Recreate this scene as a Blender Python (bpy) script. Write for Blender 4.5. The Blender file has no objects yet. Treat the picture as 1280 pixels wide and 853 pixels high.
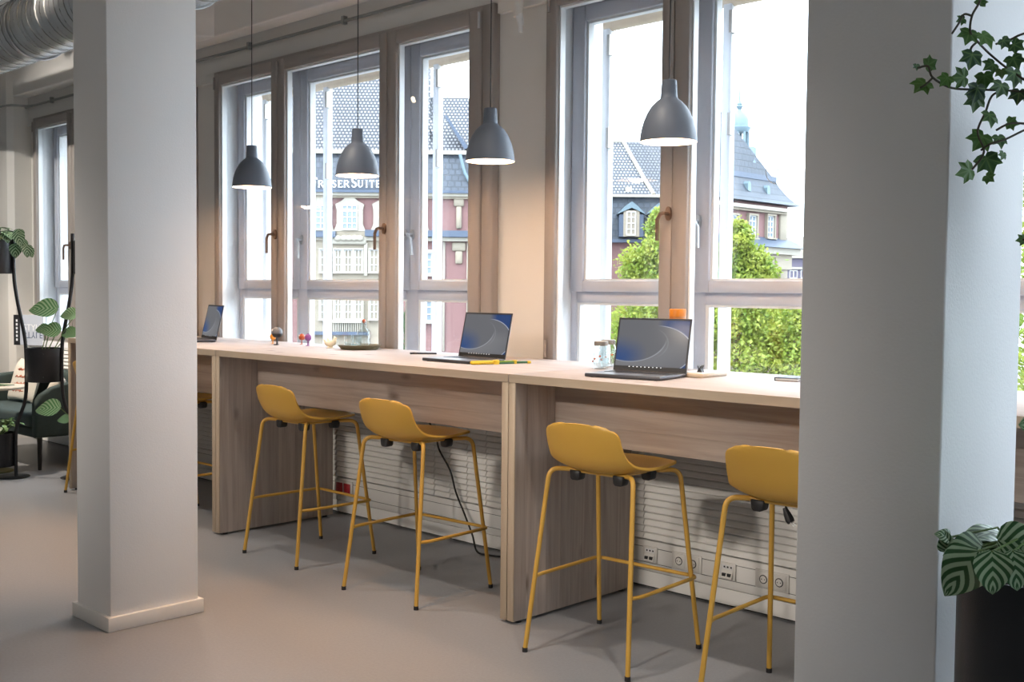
import bpy, bmesh, math, random
from mathutils import Vector, Matrix

random.seed(7)
PI = math.pi
scn = bpy.context.scene
COL = scn.collection

# ------------------------------------------------------------------ camera
FPX = 1367.2
YAW, PITCH, ROLL = math.radians(44.192), math.radians(2.583), math.radians(0.519)
CAMH = 1.45
_d = Vector((-math.sin(YAW) * math.cos(PITCH), math.cos(YAW) * math.cos(PITCH), -math.sin(PITCH)))
_r = Vector((math.cos(YAW), math.sin(YAW), 0))
_u = _r.cross(_d)
_r, _u = math.cos(ROLL) * _r + math.sin(ROLL) * _u, -math.sin(ROLL) * _r + math.cos(ROLL) * _u
cd = bpy.data.cameras.new('camera')
cam = bpy.data.objects.new('camera', cd)
COL.objects.link(cam)
cd.sensor_width = 36.0
cd.sensor_fit = 'HORIZONTAL'
cd.lens = FPX / 1280 * 36
cd.clip_start = 0.05
cd.clip_end = 600
M = Matrix((( _r.x, _u.x, -_d.x, 0), (_r.y, _u.y, -_d.y, 0), (_r.z, _u.z, -_d.z, CAMH), (0, 0, 0, 1)))
cam.matrix_world = M
scn.camera = cam
CP = Vector((0, 0, CAMH))
DH = Vector((-math.sin(YAW), math.cos(YAW), 0))
RH = Vector((math.cos(YAW), math.sin(YAW), 0))


def ray(x, y):
    return _d + (x - 640) / FPX * _r - (y - 426.5) / FPX * _u


def on(x, y, ax, val):
    """photo pixel -> point on the plane ax = val"""
    v = ray(x, y)
    i = 'xyz'.index(ax)
    t = (val - CP[i]) / v[i]
    return CP + t * v


def at(x, y, D):
    """photo pixel -> point at horizontal distance D in front of the camera"""
    v = ray(x, y)
    return CP + (D / v.dot(DH)) * v


# ------------------------------------------------------------------ world, sun, exposure
w = bpy.data.worlds.new('World')
scn.world = w
w.use_nodes = True
bg = w.node_tree.nodes['Background']
bg.inputs[0].default_value = (0.76, 0.88, 1.0, 1)
bg.inputs[1].default_value = 8.0
sd = bpy.data.lights.new('sun', 'SUN')
sd.energy = 2.5
sd.angle = math.radians(1.5)
sd.color = (1.0, 0.95, 0.86)
sun = bpy.data.objects.new('sun', sd)
COL.objects.link(sun)
_s = Vector((-0.03, -0.64, 0.77)).normalized()      # towards the sun: behind our own building, never into its windows
sun.rotation_euler = _s.to_track_quat('Z', 'Y').to_euler()
sun.location = (20, 0, 30)

vs = scn.view_settings
vs.view_transform = 'Standard'
vs.look = 'None'
vs.exposure = 0.15
vs.gamma = 1.0
vs.use_curve_mapping = False
scn.cycles.use_denoising = True
scn.cycles.transparent_max_bounces = 32
scn.cycles.max_bounces = 10
scn.cycles.diffuse_bounces = 6
scn.cycles.sample_clamp_indirect = 8.0
scn.cycles.caustics_reflective = False
scn.cycles.caustics_refractive = False


# ------------------------------------------------------------------ materials
def new_mat(name):
    m = bpy.data.materials.new(name)
    m.use_nodes = True
    nt = m.node_tree
    return m, nt, nt.nodes['Principled BSDF']


def N(nt, typ, **kw):
    n = nt.nodes.new(typ)
    for k, v in kw.items():
        setattr(n, k, v)
    return n


def rgba(c):
    return (c[0], c[1], c[2], 1)


def srgb(r, g, b):
    f = lambda v: (v / 255 / 12.92) if v / 255 <= 0.04045 else ((v / 255 + 0.055) / 1.055) ** 2.4
    return (f(r), f(g), f(b))


def pm(name, col, rough=0.5, metal=0.0, nscale=8.0, namt=0.06, bump=0.0, bscale=60.0, spec=0.5, rvar=0.0, coat=0.0, trans=None):
    """painted / plastic / fabric style material: colour mottled by noise, optional fine relief"""
    m, nt, b = new_mat(name)
    tc = N(nt, 'ShaderNodeTexCoord')
    no = N(nt, 'ShaderNodeTexNoise')
    no.inputs['Scale'].default_value = nscale
    no.inputs['Detail'].default_value = 5
    nt.links.new(tc.outputs['Object'], no.inputs['Vector'])
    mx = N(nt, 'ShaderNodeMix', data_type='RGBA')
    lo = tuple(max(0, c * (1 - namt)) for c in col)
    hi = tuple(min(1, c * (1 + namt)) for c in col)
    mx.inputs[6].default_value = rgba(lo)
    mx.inputs[7].default_value = rgba(hi)
    nt.links.new(no.outputs['Fac'], mx.inputs[0])
    out = mx.outputs[2]
    if rvar:
        oi = N(nt, 'ShaderNodeObjectInfo')
        hs = N(nt, 'ShaderNodeHueSaturation')
        mr = N(nt, 'ShaderNodeMapRange')
        mr.inputs[3].default_value = 1 - rvar
        mr.inputs[4].default_value = 1 + rvar
        nt.links.new(oi.outputs['Random'], mr.inputs[0])
        nt.links.new(mr.outputs[0], hs.inputs['Value'])
        nt.links.new(out, hs.inputs['Color'])
        out = hs.outputs[0]
    nt.links.new(out, b.inputs['Base Color'])
    b.inputs['Roughness'].default_value = rough
    b.inputs['Metallic'].default_value = metal
    b.inputs['Specular IOR Level'].default_value = spec
    b.inputs['Coat Weight'].default_value = coat
    if bump:
        n2 = N(nt, 'ShaderNodeTexNoise')
        n2.inputs['Scale'].default_value = bscale
        n2.inputs['Detail'].default_value = 4
        nt.links.new(tc.outputs['Object'], n2.inputs['Vector'])
        bp = N(nt, 'ShaderNodeBump')
        bp.inputs['Strength'].default_value = bump
        bp.inputs['Distance'].default_value = 0.01
        nt.links.new(n2.outputs['Fac'], bp.inputs['Height'])
        nt.links.new(bp.outputs[0], b.inputs['Normal'])
    return m


def wood(name, axis, light, dark, rvar=0.10, rough=0.45, sc=1.0):
    """grained wood with knots, the grain running along axis"""
    m, nt, b = new_mat(name)
    tc = N(nt, 'ShaderNodeTexCoord')
    oi = N(nt, 'ShaderNodeObjectInfo')
    add = N(nt, 'ShaderNodeVectorMath', operation='ADD')
    mul = N(nt, 'ShaderNodeVectorMath', operation='SCALE')
    cmb = N(nt, 'ShaderNodeCombineXYZ')
    for i in range(3):
        nt.links.new(oi.outputs['Random'], cmb.inputs[i])
    nt.links.new(cmb.outputs[0], mul.inputs[0])
    mul.inputs['Scale'].default_value = 37.0
    nt.links.new(tc.outputs['Object'], add.inputs[0])
    nt.links.new(mul.outputs[0], add.inputs[1])
    mp = N(nt, 'ShaderNodeMapping')
    s = [26 * sc, 26 * sc, 26 * sc]
    s['xyz'.index(axis)] = 1.3 * sc
    mp.inputs['Scale'].default_value = s
    nt.links.new(add.outputs[0], mp.inputs['Vector'])
    no = N(nt, 'ShaderNodeTexNoise')
    no.inputs['Scale'].default_value = 1.0
    no.inputs['Detail'].default_value = 7
    no.inputs['Roughness'].default_value = 0.62
    no.inputs['Distortion'].default_value = 0.6
    nt.links.new(mp.outputs[0], no.inputs['Vector'])
    cr = N(nt, 'ShaderNodeValToRGB')
    e = cr.color_ramp.elements
    e[0].position, e[0].color = 0.33, rgba(dark)
    e[1].position, e[1].color = 0.62, rgba(light)
    nt.links.new(no.outputs['Fac'], cr.inputs['Fac'])
    # knots
    mp2 = N(nt, 'ShaderNodeMapping')
    s2 = [5.0, 5.0, 5.0]
    s2['xyz'.index(axis)] = 2.2
    mp2.inputs['Scale'].default_value = s2
    nt.links.new(add.outputs[0], mp2.inputs['Vector'])
    vo = N(nt, 'ShaderNodeTexVoronoi')
    vo.inputs['Scale'].default_value = 1.0
    nt.links.new(mp2.outputs[0], vo.inputs['Vector'])
    kr = N(nt, 'ShaderNodeValToRGB')
    k = kr.color_ramp.elements
    k[0].position, k[0].color = 0.02, (0.22, 0.16, 0.12, 1)
    k[1].position, k[1].color = 0.13, (1, 1, 1, 1)
    nt.links.new(vo.outputs['Distance'], kr.inputs['Fac'])
    mx = N(nt, 'ShaderNodeMix', data_type='RGBA', blend_type='MULTIPLY')
    mx.inputs[0].default_value = 0.8
    nt.links.new(cr.outputs[0], mx.inputs[6])
    nt.links.new(kr.outputs[0], mx.inputs[7])
    hs = N(nt, 'ShaderNodeHueSaturation')
    mr = N(nt, 'ShaderNodeMapRange')
    mr.inputs[3].default_value = 1 - rvar
    mr.inputs[4].default_value = 1 + rvar
    nt.links.new(oi.outputs['Random'], mr.inputs[0])
    nt.links.new(mr.outputs[0], hs.inputs['Value'])
    nt.links.new(mx.outputs[2], hs.inputs['Color'])
    nt.links.new(hs.outputs[0], b.inputs['Base Color'])
    b.inputs['Roughness'].default_value = rough
    bp = N(nt, 'ShaderNodeBump')
    bp.inputs['Strength'].default_value = 0.12
    bp.inputs['Distance'].default_value = 0.002
    nt.links.new(no.outputs['Fac'], bp.inputs['Height'])
    nt.links.new(bp.outputs[0], b.inputs['Normal'])
    return m


def glass_mat(name, tint=(1, 1, 1), ior=1.45, rough=0.0, scale=1.0):
    """clear pane: lets light straight through, mirrors by Fresnel"""
    m = bpy.data.materials.new(name)
    m.use_nodes = True
    nt = m.node_tree
    nt.nodes.remove(nt.nodes['Principled BSDF'])
    out = nt.nodes['Material Output']
    tr = N(nt, 'ShaderNodeBsdfTransparent')
    tr.inputs[0].default_value = rgba(tint)
    gl = N(nt, 'ShaderNodeBsdfGlossy')
    gl.inputs['Roughness'].default_value = rough
    gl.inputs['Color'].default_value = (1, 1, 1, 1)
    lw = N(nt, 'ShaderNodeLayerWeight')
    lw.inputs['Blend'].default_value = 0.5
    pw = N(nt, 'ShaderNodeMath', operation='POWER')
    pw.inputs[1].default_value = 5.0
    nt.links.new(lw.outputs['Facing'], pw.inputs[0])
    f0 = ((ior - 1) / (ior + 1)) ** 2
    ma = N(nt, 'ShaderNodeMath', operation='MULTIPLY_ADD')
    ma.inputs[1].default_value = 1 - f0
    ma.inputs[2].default_value = f0
    nt.links.new(pw.outputs[0], ma.inputs[0])
    mul = N(nt, 'ShaderNodeMath', operation='MULTIPLY')
    mul.inputs[1].default_value = scale
    nt.links.new(ma.outputs[0], mul.inputs[0])
    mx = N(nt, 'ShaderNodeMixShader')
    nt.links.new(mul.outputs[0], mx.inputs[0])
    nt.links.new(tr.outputs[0], mx.inputs[1])
    nt.links.new(gl.outputs[0], mx.inputs[2])
    nt.links.new(mx.outputs[0], out.inputs['Surface'])
    return m


def emis(name, col, strength):
    m, nt, b = new_mat(name)
    b.inputs['Base Color'].default_value = rgba(col)
    b.inputs['Emission Color'].default_value = rgba(col)
    b.inputs['Emission Strength'].default_value = strength
    return m


def floor_mat():
    m, nt, b = new_mat('floor_linoleum')
    tc = N(nt, 'ShaderNodeTexCoord')
    n1 = N(nt, 'ShaderNodeTexNoise')
    n1.inputs['Scale'].default_value = 1.2
    n1.inputs['Detail'].default_value = 8
    n2 = N(nt, 'ShaderNodeTexNoise')
    n2.inputs['Scale'].default_value = 90
    n2.inputs['Detail'].default_value = 3
    for n in (n1, n2):
        nt.links.new(tc.outputs['Object'], n.inputs['Vector'])
    a = N(nt, 'ShaderNodeMix', data_type='RGBA')
    a.inputs[6].default_value = (0.29, 0.298, 0.318, 1)
    a.inputs[7].default_value = (0.35, 0.358, 0.378, 1)
    nt.links.new(n1.outputs['Fac'], a.inputs[0])
    c = N(nt, 'ShaderNodeMix', data_type='RGBA', blend_type='MULTIPLY')
    c.inputs[0].default_value = 0.25
    nt.links.new(a.outputs[2], c.inputs[6])
    nt.links.new(n2.outputs['Fac'], c.inputs[7])
    nt.links.new(c.outputs[2], b.inputs['Base Color'])
    r = N(nt, 'ShaderNodeMapRange')
    r.inputs[3].default_value = 0.32
    r.inputs[4].default_value = 0.42
    nt.links.new(n1.outputs['Fac'], r.inputs[0])
    nt.links.new(r.outputs[0], b.inputs['Roughness'])
    b.inputs['Specular IOR Level'].default_value = 0.5
    return m


def stripe_leaf(name, light, dark, freq=9.0, slope=1.6):
    """leaf with pale stripes fanning out from the midrib (needs UV: u across, v along)"""
    m, nt, b = new_mat(name)
    uv = N(nt, 'ShaderNodeUVMap')
    sp = N(nt, 'ShaderNodeSeparateXYZ')
    nt.links.new(uv.outputs[0], sp.inputs[0])
    s1 = N(nt, 'ShaderNodeMath', operation='SUBTRACT')
    s1.inputs[1].default_value = 0.5
    nt.links.new(sp.outputs[0], s1.inputs[0])
    ab = N(nt, 'ShaderNodeMath', operation='ABSOLUTE')
    nt.links.new(s1.outputs[0], ab.inputs[0])
    ml = N(nt, 'ShaderNodeMath', operation='MULTIPLY')
    ml.inputs[1].default_value = slope
    nt.links.new(ab.outputs[0], ml.inputs[0])
    sb = N(nt, 'ShaderNodeMath', operation='SUBTRACT')
    nt.links.new(sp.outputs[1], sb.inputs[0])
    nt.links.new(ml.outputs[0], sb.inputs[1])
    fq = N(nt, 'ShaderNodeMath', operation='MULTIPLY')
    fq.inputs[1].default_value = freq * 2 * PI
    nt.links.new(sb.outputs[0], fq.inputs[0])
    sn = N(nt, 'ShaderNodeMath', operation='SINE')
    nt.links.new(fq.outputs[0], sn.inputs[0])
    cr = N(nt, 'ShaderNodeValToRGB')
    e = cr.color_ramp.elements
    e[0].position, e[0].color = 0.40, rgba(dark)
    e[1].position, e[1].color = 0.62, rgba(light)
    mr = N(nt, 'ShaderNodeMapRange')
    mr.inputs[1].default_value = -1
    nt.links.new(sn.outputs[0], mr.inputs[0])
    nt.links.new(mr.outputs[0], cr.inputs['Fac'])
    nt.links.new(cr.outputs[0], b.inputs['Base Color'])
    b.inputs['Roughness'].default_value = 0.35
    return m


def ivy_mat():
    m, nt, b = new_mat('ivy_leaf')
    at_ = N(nt, 'ShaderNodeAttribute')
    at_.attribute_name = 'vein'
    pw = N(nt, 'ShaderNodeMath', operation='POWER')
    pw.inputs[1].default_value = 7.0
    nt.links.new(at_.outputs['Fac'], pw.inputs[0])
    oi = N(nt, 'ShaderNodeObjectInfo')
    c1 = N(nt, 'ShaderNodeMix', data_type='RGBA')
    c1.inputs[6].default_value = (0.022, 0.075, 0.030, 1)
    c1.inputs[7].default_value = (0.085, 0.20, 0.035, 1)
    nt.links.new(oi.outputs['Random'], c1.inputs[0])
    mx = N(nt, 'ShaderNodeMix', data_type='RGBA')
    nt.links.new(pw.outputs[0], mx.inputs[0])
    nt.links.new(c1.outputs[2], mx.inputs[6])
    mx.inputs[7].default_value = (0.16, 0.30, 0.09, 1)
    nt.links.new(mx.outputs[2], b.inputs['Base Color'])
    b.inputs['Roughness'].default_value = 0.4
    return m


def foliage_mat(name, c0, c1):
    m = bpy.data.materials.new(name)
    m.use_nodes = True
    nt = m.node_tree
    b = nt.nodes['Principled BSDF']
    out = nt.nodes['Material Output']
    tc = N(nt, 'ShaderNodeTexCoord')
    no = N(nt, 'ShaderNodeTexNoise')
    no.inputs['Scale'].default_value = 2.2
    no.inputs['Detail'].default_value = 6
    nt.links.new(tc.outputs['Object'], no.inputs['Vector'])
    mx = N(nt, 'ShaderNodeMix', data_type='RGBA')
    mx.inputs[6].default_value = rgba(c0)
    mx.inputs[7].default_value = rgba(c1)
    cr = N(nt, 'ShaderNodeValToRGB')
    cr.color_ramp.elements[0].position = 0.35
    cr.color_ramp.elements[1].position = 0.65
    nt.links.new(no.outputs['Fac'], cr.inputs['Fac'])
    nt.links.new(cr.outputs[0], mx.inputs[0])
    nt.links.new(mx.outputs[2], b.inputs['Base Color'])
    b.inputs['Roughness'].default_value = 0.6
    tl = N(nt, 'ShaderNodeBsdfTranslucent')
    nt.links.new(mx.outputs[2], tl.inputs['Color'])
    ms = N(nt, 'ShaderNodeMixShader')
    ms.inputs[0].default_value = 0.45
    nt.links.new(b.outputs[0], ms.inputs[1])
    nt.links.new(tl.outputs[0], ms.inputs[2])
    nt.links.new(ms.outputs[0], out.inputs['Surface'])
    return m


def tile_mat(name, c_tile, c_joint, sx, sz, axis='x', rough=0.6, joint=0.10, bump=0.5):
    """rows of tiles or slates seen from far away; brick pattern over (axis, z)"""
    m, nt, b = new_mat(name)
    tc = N(nt, 'ShaderNodeTexCoord')
    sp = N(nt, 'ShaderNodeSeparateXYZ')
    nt.links.new(tc.outputs['Object'], sp.inputs[0])
    cb = N(nt, 'ShaderNodeCombineXYZ')
    nt.links.new(sp.outputs['XYZ'.index(axis.upper())], cb.inputs[0])
    nt.links.new(sp.outputs[2], cb.inputs[1])
    br = N(nt, 'ShaderNodeTexBrick')
    br.inputs['Scale'].default_value = 1.0
    br.inputs['Brick Width'].default_value = sx
    br.inputs['Row Height'].default_value = sz
    br.inputs['Mortar Size'].default_value = joint * min(sx, sz)
    br.inputs['Mortar Smooth'].default_value = 0.3
    br.inputs['Color1'].default_value = rgba(c_tile)
    br.inputs['Color2'].default_value = rgba(tuple(c * 0.82 for c in c_tile))
    br.inputs['Mortar'].default_value = rgba(c_joint)
    nt.links.new(cb.outputs[0], br.inputs['Vector'])
    nt.links.new(br.outputs['Color'], b.inputs['Base Color'])
    b.inputs['Roughness'].default_value = rough
    bp = N(nt, 'ShaderNodeBump')
    bp.inputs['Strength'].default_value = bump
    bp.inputs['Distance'].default_value = 0.05
    bp.invert = True
    nt.links.new(br.outputs['Fac'], bp.inputs['Height'])
    nt.links.new(bp.outputs[0], b.inputs['Normal'])
    return m


def screen_mat():
    """laptop wallpaper: grey field, blue sweeps in two corners, fine light arcs"""
    m, nt, b = new_mat('display_wallpaper')
    uv = N(nt, 'ShaderNodeUVMap')

    def dist(cx, cy, sx=1.0, sy=1.0):
        mp = N(nt, 'ShaderNodeMapping')
        mp.vector_type = 'POINT'
        mp.inputs['Location'].default_value = (-cx * sx, -cy * sy, 0)
        mp.inputs['Scale'].default_value = (sx, sy, 0)
        nt.links.new(uv.outputs[0], mp.inputs['Vector'])
        ln = N(nt, 'ShaderNodeVectorMath', operation='LENGTH')
        nt.links.new(mp.outputs[0], ln.inputs[0])
        return ln.outputs['Value']

    def ramp(src, stops):
        cr = N(nt, 'ShaderNodeValToRGB')
        e = cr.color_ramp.elements
        e[0].position, e[0].color = stops[0][0], rgba((stops[0][1],) * 3)
        e[1].position, e[1].color = stops[-1][0], rgba((stops[-1][1],) * 3)
        for p, v in stops[1:-1]:
            q = e.new(p)
            q.color = rgba((v,) * 3)
        nt.links.new(src, cr.inputs['Fac'])
        return cr.outputs[0]

    def mix(a, bcol, fac):
        mx = N(nt, 'ShaderNodeMix', data_type='RGBA')
        if isinstance(a, tuple):
            mx.inputs[6].default_value = rgba(a)
        else:
            nt.links.new(a, mx.inputs[6])
        mx.inputs[7].default_value = rgba(bcol)
        nt.links.new(fac, mx.inputs[0])
        return mx.outputs[2]

    sp = N(nt, 'ShaderNodeSeparateXYZ')
    nt.links.new(uv.outputs[0], sp.inputs[0])

    def times(p, q):
        mm = N(nt, 'ShaderNodeMath', operation='MULTIPLY')
        nt.links.new(p, mm.inputs[0])
        nt.links.new(q, mm.inputs[1])
        return mm.outputs[0]
    low = ramp(sp.outputs[1], [(0.0, 1), (0.35, 1), (0.62, 0)])
    right = ramp(sp.outputs[0], [(0.0, 0), (0.55, 0), (0.70, 1)])
    d1 = dist(0.18, 0.62)
    c = mix((0.150, 0.156, 0.172), (0.21, 0.215, 0.23), times(low, ramp(d1, [(0.0, 0), (0.515, 0), (0.53, 1), (0.9, 0.4)])))
    blob = times(ramp(dist(0.03, 0.27), [(0.0, 1), (0.12, 0.95), (0.42, 0)]), ramp(d1, [(0.0, 0.3), (0.50, 1), (0.515, 1), (0.525, 0)]))
    c = mix(c, (0.02, 0.075, 0.24), blob)
    d2 = dist(0.55, 0.36)
    corner = times(right, ramp(d2, [(0.0, 0), (0.50, 0.0), (0.53, 1), (1.0, 1)]))
    c = mix(c, (0.02, 0.06, 0.19), corner)
    c = mix(c, (0.62, 0.66, 0.72), times(low, ramp(d1, [(0.0, 0), (0.505, 0), (0.520, 0.45), (0.535, 0), (1.0, 0)])))
    c = mix(c, (0.70, 0.75, 0.82), times(right, ramp(d2, [(0.0, 0), (0.510, 0), (0.520, 0.75), (0.535, 0), (1.0, 0)])))
    c = mix(c, (0.42, 0.45, 0.50), times(right, ramp(dist(0.36, 0.50), [(0.0, 0), (0.355, 0), (0.365, 0.25), (0.38, 0), (1.0, 0)])))
    b.inputs['Base Color'].default_value = (0.01, 0.01, 0.012, 1)
    b.inputs['Specular IOR Level'].default_value = 0.12
    b.inputs['Roughness'].default_value = 0.12
    nt.links.new(c, b.inputs['Emission Color'])
    b.inputs['Emission Strength'].default_value = 0.8
    return m


MT = {}
MT['wall'] = pm('wall_paint', (0.77, 0.755, 0.72), 0.75, nscale=3, namt=0.025, bump=0.12, bscale=220)
MT['pillar'] = pm('pillar_paint', (0.86, 0.86, 0.86), 0.6, nscale=2, namt=0.02, bump=0.09, bscale=160)
MT['skirt'] = pm('skirting_paint', (0.78, 0.77, 0.75), 0.45, nscale=4, namt=0.02)
MT['ceil'] = pm('ceiling_paint', (0.84, 0.82, 0.79), 0.8, nscale=3, namt=0.03, bump=0.1, bscale=120)
MT['floor'] = floor_mat()
MT['frame'] = pm('inner_frame_paint', (0.37, 0.335, 0.31), 0.45, nscale=6, namt=0.02)
MT['oframe'] = pm('outer_frame_paint', (0.60, 0.61, 0.68), 0.4, nscale=6, namt=0.02)
MT['reveal'] = pm('reveal_paint', (0.84, 0.86, 0.88), 0.6, nscale=6, namt=0.02)
MT['glass'] = glass_mat('window_glass', (0.985, 0.99, 0.99), 1.38)
MT['jar'] = glass_mat('clear_glassware', (0.93, 0.95, 0.95), 1.5, 0.02, 1.3)
MT['rail'] = pm('rail_white_metal', (0.82, 0.83, 0.83), 0.35, nscale=5, namt=0.02)
MT['awning'] = pm('awning_beige_canvas', (0.72, 0.58, 0.42), 0.8, nscale=30, namt=0.05)
MT['handle'] = pm('handle_bronze', (0.23, 0.16, 0.12), 0.35, 0.7, nscale=10, namt=0.1)
MT['steel'] = pm('brushed_steel', (0.55, 0.56, 0.58), 0.3, 0.9, nscale=40, namt=0.05)
MT['black'] = pm('black_plastic', (0.018, 0.018, 0.02), 0.5, nscale=10, namt=0.1)
MT['blackmet'] = pm('black_powder_coat', (0.011, 0.0115, 0.014), 0.42, 0.0, nscale=20, namt=0.1, bump=0.1, bscale=500)
MT['potgrey'] = pm('anthracite_powder_coat', (0.030, 0.031, 0.037), 0.38, 0.0, nscale=20, namt=0.1)
MT['galv'] = pm('galvanised_sheet', (0.66, 0.68, 0.70), 0.28, 1.0, nscale=5, namt=0.08, bump=0.04, bscale=20)
MT['conduit'] = pm('conduit_metal', (0.35, 0.36, 0.35), 0.4, 0.8, nscale=20, namt=0.1)
LW, DW = (0.51, 0.435, 0.38), (0.36, 0.29, 0.245)
MT['wood_v'] = wood('pale_wood_vertical', 'z', LW, DW)
MT['wood_h'] = wood('pale_wood_lengthwise', 'x', LW, DW)
MT['wood_top'] = wood('pale_wood_top', 'x', (0.46, 0.41, 0.39), (0.38, 0.33, 0.31), 0.03, 0.55)
MT['edge'] = wood('edge_banding', 'x', (0.52, 0.42, 0.31), (0.46, 0.36, 0.26), 0.05)
MT['edge_v'] = wood('edge_banding_vertical', 'z', (0.52, 0.42, 0.31), (0.46, 0.36, 0.26), 0.05)
MT['yellow'] = pm('mustard_shell', (0.60, 0.345, 0.055), 0.42, nscale=6, namt=0.03, bump=0.05, bscale=500)
MT['yellowm'] = pm('mustard_tube', (0.60, 0.345, 0.06), 0.35, nscale=6, namt=0.03)
MT['shade'] = pm('blue_grey_lacquer', (0.135, 0.158, 0.20), 0.5, nscale=6, namt=0.03)
MT['shade_in'] = pm('shade_inner_white', (0.9, 0.86, 0.8), 0.5, nscale=6, namt=0.01)
MT['cord'] = pm('black_cord', (0.012, 0.012, 0.012), 0.6)
MT['bulb'] = emis('warm_bulb', (1.0, 0.78, 0.5), 30.0)
MT['radi'] = pm('radiator_white', (0.84, 0.83, 0.80), 0.45, nscale=6, namt=0.02)
MT['dark'] = pm('dark_gap', (0.03, 0.03, 0.03), 0.8)
MT['socket'] = pm('socket_plastic', (0.72, 0.70, 0.66), 0.4, nscale=6, namt=0.02)
MT['red'] = pm('red_socket_plastic', (0.42, 0.02, 0.03), 0.4, nscale=6, namt=0.05)
MT['lap'] = pm('laptop_aluminium', (0.30, 0.31, 0.33), 0.32, 0.8, nscale=30, namt=0.03)
MT['lapside'] = pm('laptop_dark_edge', (0.07, 0.07, 0.078), 0.4, 0.5, nscale=30, namt=0.03)
MT['screen'] = screen_mat()
MT['icons'] = emis('taskbar_icon_light', (0.8, 0.85, 0.9), 0.6)
MT['orange'] = pm('orange_lacquer', (0.55, 0.185, 0.012), 0.4, nscale=6, namt=0.03)
MT['lidmet'] = pm('brushed_lid', (0.36, 0.33, 0.29), 0.4, 0.8, nscale=20, namt=0.08)
MT['olive'] = pm('olive_tray_lacquer', (0.13, 0.115, 0.06), 0.5, nscale=12, namt=0.12)
MT['cream'] = pm('cream_ceramic', (0.85, 0.80, 0.62), 0.35, nscale=10, namt=0.03)
MT['fgrey'] = pm('figure_grey', (0.14, 0.15, 0.17), 0.3, nscale=10, namt=0.05)
MT['forange'] = pm('figure_amber', (0.75, 0.30, 0.03), 0.35)
MT['fred'] = pm('figure_rust', (0.50, 0.10, 0.03), 0.35)
MT['fpurple'] = pm('figure_purple', (0.24, 0.06, 0.25), 0.35)
MT['white'] = pm('plain_white', (0.8, 0.8, 0.8), 0.5)
MT['paper'] = pm('paper_white', (0.8, 0.79, 0.77), 0.7)
MT['toolyel'] = pm('tool_yellow', (0.72, 0.48, 0.02), 0.4)
MT['toolgrn'] = pm('tool_green', (0.03, 0.12, 0.06), 0.45)
MT['toolgrn2'] = pm('tool_light_green', (0.20, 0.32, 0.04), 0.45)
MT['sofa'] = pm('petrol_green_fabric', (0.040, 0.062, 0.058), 0.85, nscale=60, namt=0.2, bump=0.3, bscale=700)
MT['sofaseat'] = pm('petrol_seat_fabric', (0.055, 0.085, 0.088), 0.85, nscale=60, namt=0.2, bump=0.3, bscale=700)
MT['cushion'] = pm('cushion_cotton', (0.72, 0.68, 0.60), 0.85, nscale=30, namt=0.06, bump=0.3, bscale=300)
MT['cushion2'] = pm('cushion_plush', (0.60, 0.54, 0.46), 0.95, nscale=40, namt=0.12, bump=0.6, bscale=200)
MT['redink'] = pm('red_print', (0.55, 0.13, 0.05), 0.8)
MT['tabletop'] = wood('side_table_wood', 'x', (0.66, 0.58, 0.47), (0.55, 0.46, 0.36), 0.03)
MT['oliveb'] = pm('olive_base', (0.16, 0.15, 0.05), 0.5)
MT['bookcov'] = pm('book_cover_pale_blue', (0.52, 0.57, 0.66), 0.4, nscale=4, namt=0.05)
MT['bookspine'] = pm('book_spine_black', (0.02, 0.02, 0.024), 0.4)
MT['booktext'] = pm('book_text_white', (0.85, 0.87, 0.9), 0.4)
MT['booktext2'] = pm('book_text_navy', (0.08, 0.11, 0.20), 0.4)
MT['soil'] = pm('potting_soil', (0.03, 0.02, 0.014), 0.95, nscale=60, namt=0.4, bump=0.8, bscale=80)
MT['stem'] = pm('plant_stem', (0.12, 0.20, 0.06), 0.5)
MT['vine'] = pm('vine_stem', (0.045, 0.04, 0.022), 0.6)
MT['pep'] = stripe_leaf('peperomia_leaf', (0.34, 0.46, 0.29), (0.022, 0.085, 0.022), 4.5, 0.9)
MT['cal'] = stripe_leaf('calathea_leaf', (0.34, 0.50, 0.30), (0.07, 0.22, 0.07), 7.0, 0.7)
MT['ivy'] = ivy_mat()
MT['smallleaf'] = pm('small_green_leaf', (0.10, 0.20, 0.05), 0.45, rvar=0.4)
# outdoors
MT['brick'] = pm('red_brick_far', (0.173, 0.090, 0.086), 0.85, nscale=1.2, namt=0.10)
MT['stone'] = pm('sandstone_far', (0.256, 0.218, 0.167), 0.85, nscale=1.5, namt=0.10, bump=0.3, bscale=6)
MT['stone2'] = pm('sandstone_pale', (0.307, 0.279, 0.232), 0.85, nscale=1.5, namt=0.08)
MT['slate'] = tile_mat('slate_far', (0.037, 0.047, 0.066), (0.021, 0.027, 0.037), 0.5, 0.45, 'x', 0.55, 0.12)
MT['slatelip'] = pm('slate_lip', (0.045, 0.063, 0.099), 0.5, nscale=3, namt=0.1)
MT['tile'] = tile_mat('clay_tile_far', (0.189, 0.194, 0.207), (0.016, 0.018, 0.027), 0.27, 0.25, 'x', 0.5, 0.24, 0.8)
MT['tile_shaded'] = tile_mat('clay_tile_far_shaded', (0.101, 0.105, 0.126), (0.013, 0.015, 0.021), 0.27, 0.25, 'x', 0.5, 0.24, 0.8)  # darker copy of the tile, shade painted in for the turned slopes
MT['copper'] = pm('verdigris_copper', (0.108, 0.157, 0.186), 0.5, nscale=3, namt=0.12)
MT['wpane'] = pm('far_pane', (0.16, 0.20, 0.24), 0.15, nscale=2, namt=0.3)
MT['wwhite'] = pm('far_window_white', (0.546, 0.553, 0.560), 0.6)
MT['sign'] = pm('sign_white', (0.748, 0.748, 0.748), 0.5)
MT['plaster'] = pm('far_mauve_plaster', (0.108, 0.093, 0.127), 0.8)
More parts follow.
